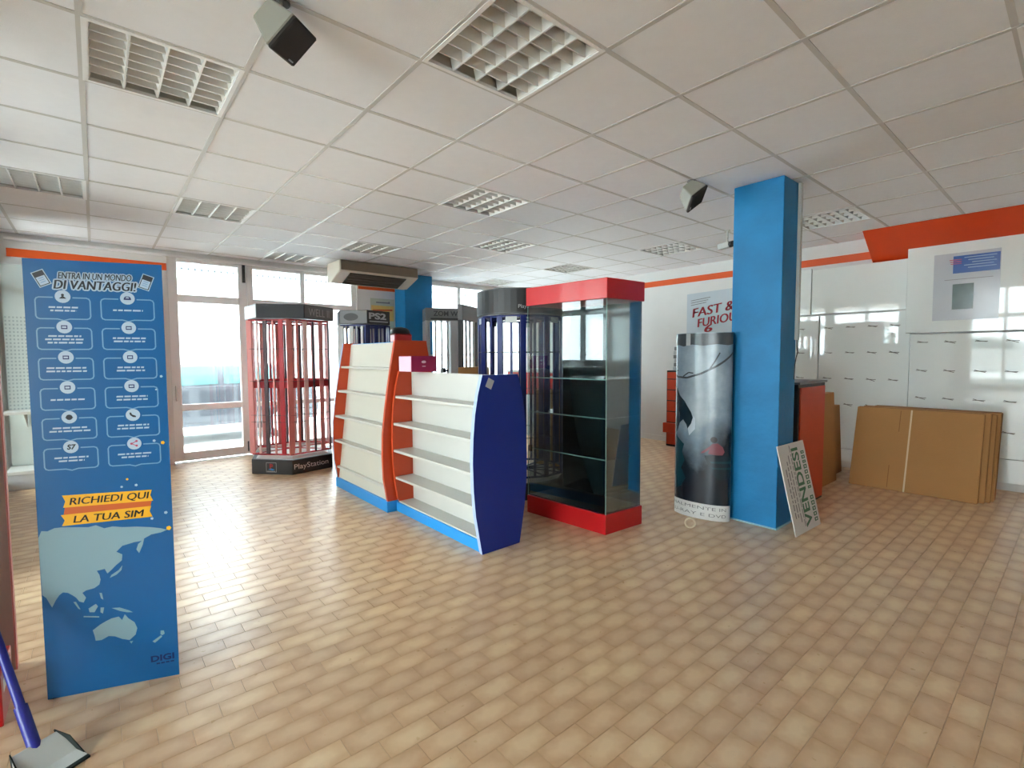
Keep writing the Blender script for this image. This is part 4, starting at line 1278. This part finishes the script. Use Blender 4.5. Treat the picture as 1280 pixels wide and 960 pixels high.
for col_, y0, y1, ww in ((0.12, 0.18, 0.74, 0.016), (0.21, 0.18, 0.78, 0.016), (0.30, 0.12, 0.80, 0.014), (0.40, 0.06, 0.92, 0.012), (0.45, 0.06, 0.92, 0.008)):
    y = HT * y0
    while y < HT * y1:
        l = rr.uniform(0.02, 0.07)
        m.flat([(WD * col_, y), (WD * col_ + ww, y), (WD * col_ + ww, y + l), (WD * col_, y + l)], s9, 1)
        y += l + 0.012
m.build('lettering', [M_GREEN, M_SIGNG, M_SIGNW], t)

# cable duct and loose cable on the pillar's rear edge
t = thing('cable_duct', 'white cable duct running up the rear edge of the blue pillar', 'cable duct', (4.33, 1.54, 2.0))
MB().box(4.305, 4.345, 1.530, 1.5545, 1.50, HC - 0.004).build('duct', M_WHITE, t, bevel=0.003)
MB().path([(4.325, 1.542, 1.50), (4.325, 1.540, 1.44), (4.315, 1.530, 1.40), (4.30, 1.535, 1.36), (4.305, 1.545, 1.30), (4.31, 1.55, 1.18)], 0.004, 6).build('cable', M_BLACK, t)

# ------------------------------------------------------------------ orange-fronted cabinet behind the pillar, cartons beside it
t = thing('cabinet', 'orange cabinet with dark edges standing just behind the blue pillar', 'cabinet', (4.98, 1.85, 0))
MB().box(4.66, 5.325, 1.64, 2.05, 0.001, 1.118).build('carcass', M_BLACK, t, bevel=0.003)
MB().box(4.69, 5.29, 1.626, 1.639, 0.03, 1.09).build('front_panel', M_ORBIN, t, bevel=0.002)
MB().box(4.65, 5.335, 1.622, 2.055, 1.119, 1.140).build('top', M_GREY, t, bevel=0.003)
def carton_sheet(label, x0, x1, y0, thick, h, dy):
    t = thing('folded_carton', label, 'cardboard', ((x0 + x1) / 2, y0, 0), group='folded cartons behind the orange cabinet')
    MB().prism([(y0, 0.001), (y0 + thick, 0.001), (y0 + thick + dy, h), (y0 + dy, h)], lambda p, q, x: (x, p, q), x0, x1).build('sheet', M_CARD, t, bevel=0.003)
    for k in range(3):
        q = thick * (k + 0.5) / 3
        MB().prism([(y0 + q - 0.002, 0.004), (y0 + q + 0.002, 0.004), (y0 + q + 0.002 + dy, h - 0.004), (y0 + q - 0.002 + dy, h - 0.004)], lambda p, qq, x: (x, p, qq), x1 - 0.001, x1 + 0.003).build('ply_edge', M_CARDE, t)
carton_sheet('taller folded carton right behind the orange cabinet', 5.36, 6.17, 1.76, 0.07, 0.97, 0.05)
carton_sheet('shorter folded carton sticking out farther behind the orange cabinet', 5.60, 6.69, 1.86, 0.07, 0.79, 0.04)

# stack of folded cartons leaning on the wall panels
def flat_carton(label, X, ya, yb, h, thick, lean_, seam):
    t = thing('folded_carton', label, 'cardboard', (X, (ya + yb) / 2, 0), group='folded cartons leaning on the wall panels')
    fn = lambda p, q, y: (X + p + lean_ * q / h, y, q)
    MB().prism([(0, 0.001), (thick, 0.001), (thick, h), (0, h)], fn, ya, yb).build('sheet', M_CARD, t, bevel=0.004)
    MB().prism([(0.004, h + 0.0005), (thick - 0.004, h + 0.0005), (thick - 0.004, h + 0.003), (0.004, h + 0.003)], fn, ya + 0.01, yb - 0.01).build('top_fold', M_CARDE, t)
    for k in range(2):
        q = thick * (0.35 + 0.35 * k)
        MB().prism([(q - 0.003, 0.005), (q + 0.003, 0.005), (q + 0.003, h - 0.006), (q - 0.003, h - 0.006)], fn, ya - 0.003, ya + 0.001).build('ply_edge', M_CARDE, t)
    if seam:
        MB().prism([(-0.0025, 0.004), (-0.0003, 0.004), (-0.0003, h - 0.004), (-0.0025, h - 0.004)], fn, 1.158, 1.172).build('seam_tape', M_TAPE, t)
        for y in (1.25, 1.30):
            MB().prism([(-0.0015, h * (0.72 if y == 1.25 else 0.03)), (-0.0003, h * (0.72 if y == 1.25 else 0.03)), (-0.0003, h * (0.98 if y == 1.25 else 0.3)), (-0.0015, h * (0.98 if y == 1.25 else 0.3))], fn, y, y + 0.006).build('crease', M_CARDE, t)
    return t
flat_carton('front folded carton of the stack leaning on the white panels, with a pale seam', 6.12, 0.625, 1.635, 0.812, 0.055, 0.24, True)
flat_carton('second folded carton of the leaning stack, right behind the front one', 6.185, 0.585, 1.600, 0.818, 0.06, 0.24, False)
flat_carton('third folded carton of the leaning stack', 6.255, 0.555, 1.590, 0.800, 0.06, 0.24, False)
flat_carton('rear folded carton of the leaning stack, resting on the white panels', 6.325, 0.535, 1.560, 0.805, 0.14, 0.30, False)

# ------------------------------------------------------------------ glossy wall panels with hooks
def hooks(parent, fx, ys, zs):
    for y in ys:
        for z in zs:
            q = MB()
            x = fx(z)
            dz = random.uniform(-0.012, 0.006)
            q.path([(x - 0.002, y + 0.04, z + 0.012), (x - 0.022, y, z + dz * 0.3), (x - 0.024, y - 0.045, z - 0.008 + dz)], 0.0034, 5)
            q.box(x - 0.003, x - 0.0005, y - 0.05, y + 0.045, z - 0.003, z + 0.003)
            q.build('hook', M_SLOT, parent)
def panel(label, y0, y1, z0, z1, xf, tilt=0.0, thick=0.03):
    t = thing('wall_panel', label, 'wall panel', (xf, (y0 + y1) / 2, z0), group='glossy white wall panels')
    fx = lambda z: xf - tilt * (z - 0.3)
    MB().prism([(fx(z0), z0), (fx(z1), z1), (fx(z1) + thick, z1), (fx(z0) + thick, z0)], lambda p, q, y: (p, y, q), y0, y1).build('board', M_PANEL, t, bevel=0.003)
    return t, fx
struct(MB().box(6.945, X1 - 0.001, -2.6, 2.64, 0.09, 2.42).build('trim_6', M_WALL), 'white backing frame of the wall panels')
t, fx = panel('wide blank panel above the hooked panel, right of the pillar', 1.352, 2.30, 1.885, 2.44, 6.90)
t, fx = panel('narrow blank panel edge just right of the blue pillar, upper', 2.312, 2.64, 1.885, 2.455, 6.90)
t, fx = panel('hooked panel above the leaning cartons, left of the poster panel', 1.312, 2.205, 0.245, 1.865, 6.91)
hooks(t, fx, (2.11, 1.88, 1.66, 1.45), (1.71, 1.405, 1.09, 0.78))
t, fx = panel('narrow hooked panel partly behind the blue pillar', 2.217, 2.64, 0.245, 1.865, 6.91)
hooks(t, fx, (2.42,), (1.71, 1.405, 1.09))
t, fx = panel('proud upper panel carrying the blue and grey poster', -0.75, 1.342, 1.612, 2.545, 6.885, tilt=0.022)
pu = (t, fx)
t, fx = panel('hooked panel below the poster, behind the carton stack', -0.30, 1.300, 0.335, 1.597, 6.895, tilt=0.022)
hooks(t, fx, (1.195, 0.968, 0.729, 0.505, 0.28), (1.51, 1.205, 0.906, 0.594))
t, fx = panel('plain plinth panel at the foot of the wall behind the cartons', -0.75, 1.300, 0.085, 0.325, 6.912)
t, fx = panel('plain plinth panel at the foot of the wall beside the orange cabinet', 1.312, 2.64, 0.085, 0.235, 6.912)
# poster on the proud panel
fx = pu[1]
t = thing('poster', 'grey sheet with a blue printed heading and a small dark photo on the wall panel', 'poster', (6.85, 0.87, 1.75))
PF = lambda off: (lambda y, z: (fx(z) - off, y, z))
mb = MB()
mb.prism([(0.61, 1.735), (1.118, 1.735), (1.118, 2.425), (0.61, 2.425)], lambda p, q, tt: PF(tt)(p, q), 0.0008, 0.003)
mb.build('sheet', M_SHEET, t)
mb = MB().flat([(0.615, 2.215), (0.965, 2.215), (0.965, 2.392), (0.615, 2.392)], PF(0.0036), 0)
for k in range(5):
    mb.flat([(0.64 + 0.02 * (k % 2), 2.365 - 0.026 * k), (0.88 - 0.03 * (k % 3), 2.365 - 0.026 * k), (0.88 - 0.03 * (k % 3), 2.373 - 0.026 * k), (0.64 + 0.02 * (k % 2), 2.373 - 0.026 * k)], PF(0.0042), 1)
for k in range(3):
    mb.flat([(0.90, 2.350 - 0.02 * k), (0.995 - 0.005 * k, 2.350 - 0.02 * k), (0.995 - 0.005 * k, 2.358 - 0.02 * k), (0.90, 2.358 - 0.02 * k)], PF(0.0044), 2)
mb.build('heading', [M_LABEL, M_LABELT, M_ICONR], t)
MB().flat([(0.80, 1.845), (0.963, 1.845), (0.963, 2.105), (0.80, 2.105)], PF(0.0036)).build('photo', M_PHOTO, t)
MB().flat([(0.66, 2.150), (1.03, 2.150), (1.03, 2.156), (0.66, 2.156)], PF(0.0036)).build('rule_line', M_SIGNG, t)

# ------------------------------------------------------------------ film poster and drawer rack on the right wall
t = thing('film_poster', 'pale poster with slanted red lettering on the wall behind the standee', 'poster', (6.99, 3.72, 2.0))
FP = lambda off: (lambda y, z: (X1 - off, y, z))
MB().prism([(3.10, 1.55), (4.065, 1.55), (4.065, 2.32), (3.10, 2.35)], lambda p, q, tt: FP(tt)(p, q), 0.001, 0.004).build('sheet', M_FFBG, t)
mb = MB()
FQ = lambda x, z: (X1 - 0.0048, 3.70 - x, z)
put_text(mb, FQ, -0.29, 1.955, 'FAST &', 0.19, 0, width=0.66, rot=0.13, shear=0.2, bold=0.011, align='LEFT')
put_text(mb, FQ, -0.20, 1.805, 'FURIOUS', 0.18, 0, width=0.70, rot=0.13, shear=0.2, bold=0.011, align='LEFT')
put_text(mb, FQ, -0.10, 1.725, '6', 0.16, 0, width=0.13, rot=0.08, shear=0.2, bold=0.011, align='LEFT')
for k in range(3):
    mb.flat([(-0.30, 2.14 + 0.035 * k), (-0.05 + 0.03 * k, 2.17 + 0.035 * k), (-0.05 + 0.03 * k, 2.18 + 0.035 * k), (-0.30, 2.15 + 0.035 * k)], FQ, 1)
mb.build('lettering', [M_FFRED, M_SIGNG], t)
t = thing('drawer_rack', 'narrow black rack of orange drawers by the wall behind the standee', 'drawer unit', (6.75, 3.95, 0))
MB().box(6.645, 6.98, 3.70, 4.18, 0.001, 1.155).build('carcass', M_BLACK, t, bevel=0.004)
zz = [1.135, 1.023, 0.859, 0.695, 0.530, 0.365, 0.205, 0.022]
for i, (z1, z0) in enumerate(zip(zz[:-1], zz[1:])):
    d = 0.07 if i == 5 else 0.012
    MB().box(6.644 - d, 6.644, 3.72, 4.165 + (0.03 if i == 5 else 0), z0 + 0.010, z1 - 0.004).build('drawer', M_ORBIN, t, bevel=0.003)
t = thing('disc_case_stack', 'pale stack of disc cases on top of the orange drawer rack', 'case stack', (6.75, 3.98, 1.156))
for k in range(6):
    MB().box(6.68 + 0.006 * (k % 2), 6.85, 3.86, 4.10 - 0.008 * (k % 3), 1.1565 + 0.06 * k, 1.1565 + 0.06 * k + 0.055).build('disc_case', [M_LGREY, M_GREY][k % 2], t, bevel=0.003)

# poster on the wall under the air conditioner
t = thing('poster', 'yellow and white poster on the wall under the air conditioner', 'poster', (3.67, 7.64, 2.0))
YP = lambda off: (lambda x, z: (x, Y1 - off, z))
MB().prism([(3.46, 1.62), (3.89, 1.62), (3.89, 2.345), (3.46, 2.345)], lambda p, q, tt: YP(tt)(p, q), 0.001, 0.004).build('sheet', M_POSTG, t)
mb = MB().flat([(3.475, 1.98), (3.875, 1.98), (3.875, 2.23), (3.475, 2.23)], YP(0.0045), 0)
mb.flat([(3.50, 2.13), (3.85, 2.15), (3.85, 2.18), (3.50, 2.16)], YP(0.005), 1)
mb.flat([(3.56, 2.27), (3.80, 2.27), (3.80, 2.29), (3.56, 2.29)], YP(0.005), 2)
mb.flat(disc(3.79, 2.285, 0.018, 10), YP(0.0055), 2)
mb.build('print', [M_POSTY, M_BANO, M_SIGNG], t)

# ------------------------------------------------------------------ white wall shelving with perforated back, left of the banner
t = thing('wall_shelving', 'pale metal wall shelving with a perforated back, left of the banner', 'shelving', (-0.1, 7.4, 0))
pb = MB().box(-0.74, 0.55, 7.60, 7.62, 0.20, 2.40)
po = pb.build('back_panel', M_PERF, t)
ph = MB()
for i in range(42):
    for j in range(26):
        x, z = -0.73 + 0.03 * i, 0.82 + 0.04 * j
        ph.box(x, x + 0.014, 7.5992, 7.6002, z, z + 0.018)
ho = ph.build('perforation', M_PERFH, po)
ho['kind'] = 'stuff'
MB().box(-0.75, 0.55, 7.24, 7.60, 0.79, 0.82).build('shelf', M_WHITE, t, bevel=0.002)
MB().box(-0.75, 0.55, 7.19, 7.60, 0.165, 0.20).build('base_deck', M_WHITE, t, bevel=0.002)
MB().box(-0.74, 0.54, 7.22, 7.58, 0.001, 0.164).build('kick_plate', M_LGREY, t)
MB().box(0.55, 0.58, 7.57, 7.63, 0.001, 2.40).build('upright', M_LGREY, t)
MB().prism([(7.25, 0.79), (7.59, 0.79), (7.59, 0.62)], lambda p, q, x: (x, p, q), -0.60, -0.595).build('shelf_bracket', M_WHITE, t)

# ------------------------------------------------------------------ things at the lower left edge
t = thing('totem_panel', 'taupe upright panel with a red edge at the left border of the view', 'panel', (-0.5, 3.05, 0))
MB().box(-0.72, -0.322, 3.03, 3.07, 0.001, 1.9).build('board', M_TAUPE, t)
MB().box(-0.3215, -0.316, 3.028, 3.072, 0.001, 1.9).build('edge_strip', M_PINK, t)
MB().box(-0.70, -0.405, 3.0285, 3.0298, 0.1, 1.85).build('white_print', M_SIGNW, t)
t = thing('red_carton', 'small red carton with white lettering at the lower left border', 'box', (-0.46, 2.72, 0))
MB().box(-0.62, -0.315, 2.58, 2.86, 0.001, 0.19).build('body', M_RED, t, bevel=0.003)
mb = MB()
mb.flat([(2.62, 0.11), (2.82, 0.11), (2.82, 0.16), (2.62, 0.16)], lambda y, z: (-0.3142, y, z))
mb.flat([(-0.56, 0.11), (-0.335, 0.11), (-0.335, 0.16), (-0.56, 0.16)], lambda x, z: (x, 2.5792, z))
mb.build('printed_patch', M_SIGNW, t)
t = thing('dustpan', 'white dustpan with a long blue handle lying at the lower left corner', 'dustpan', (-0.19, 2.30, 0))
Md = Matrix.Translation((-0.185, 2.235, 0)) @ Matrix.Rotation(R(28), 4, 'Z') @ Matrix.Diagonal((0.62, 0.75, 0.75, 1))
W2 = 0.13
dp = MB()
prof = [(-0.12, 0.004), (-0.06, 0.012), (0.02, 0.028), (0.07, 0.05), (0.085, 0.075), (0.07, 0.085), (0.03, 0.065), (-0.05, 0.022), (-0.12, 0.010)]
dp.prism(prof, lambda p, q, x: Md @ Vector((x * (1 - 0.25 * max(0, p + 0.05) / 0.13), p, q)), -W2, W2)
dp.build('pan', M_DPLAS, t, bevel=0.004)
MB().obox(Md @ Matrix.Translation((0, -0.125, 0.006)), 2 * W2, 0.02, 0.010).build('lip', M_DRIM, t)
for sx in (-1, 1):
    MB().prism([(-0.11, 0.004), (0.06, 0.03), (0.085, 0.09), (0.0, 0.075)], lambda p, q, x, sx=sx: Md @ Vector(((W2 - 0.004) * sx * (1 - 0.25 * max(0, p + 0.05) / 0.13) + x, p, q)), 0, 0.006 * sx).build('side_wall', M_DRIM, t)
h0 = Md @ Vector((0, 0.06, 0.05))
h1 = h0 + Vector((-0.115, 0.27, 0.36)).normalized() * 1.02
MB().tube(h0, h0 + (h1 - h0) * 0.16, 0.019, 12).build('socket', M_DHAND, t, smooth=True)
MB().tube(h0 + (h1 - h0) * 0.10, h1, 0.014, 12).build('handle', M_DHAND, t, smooth=True)
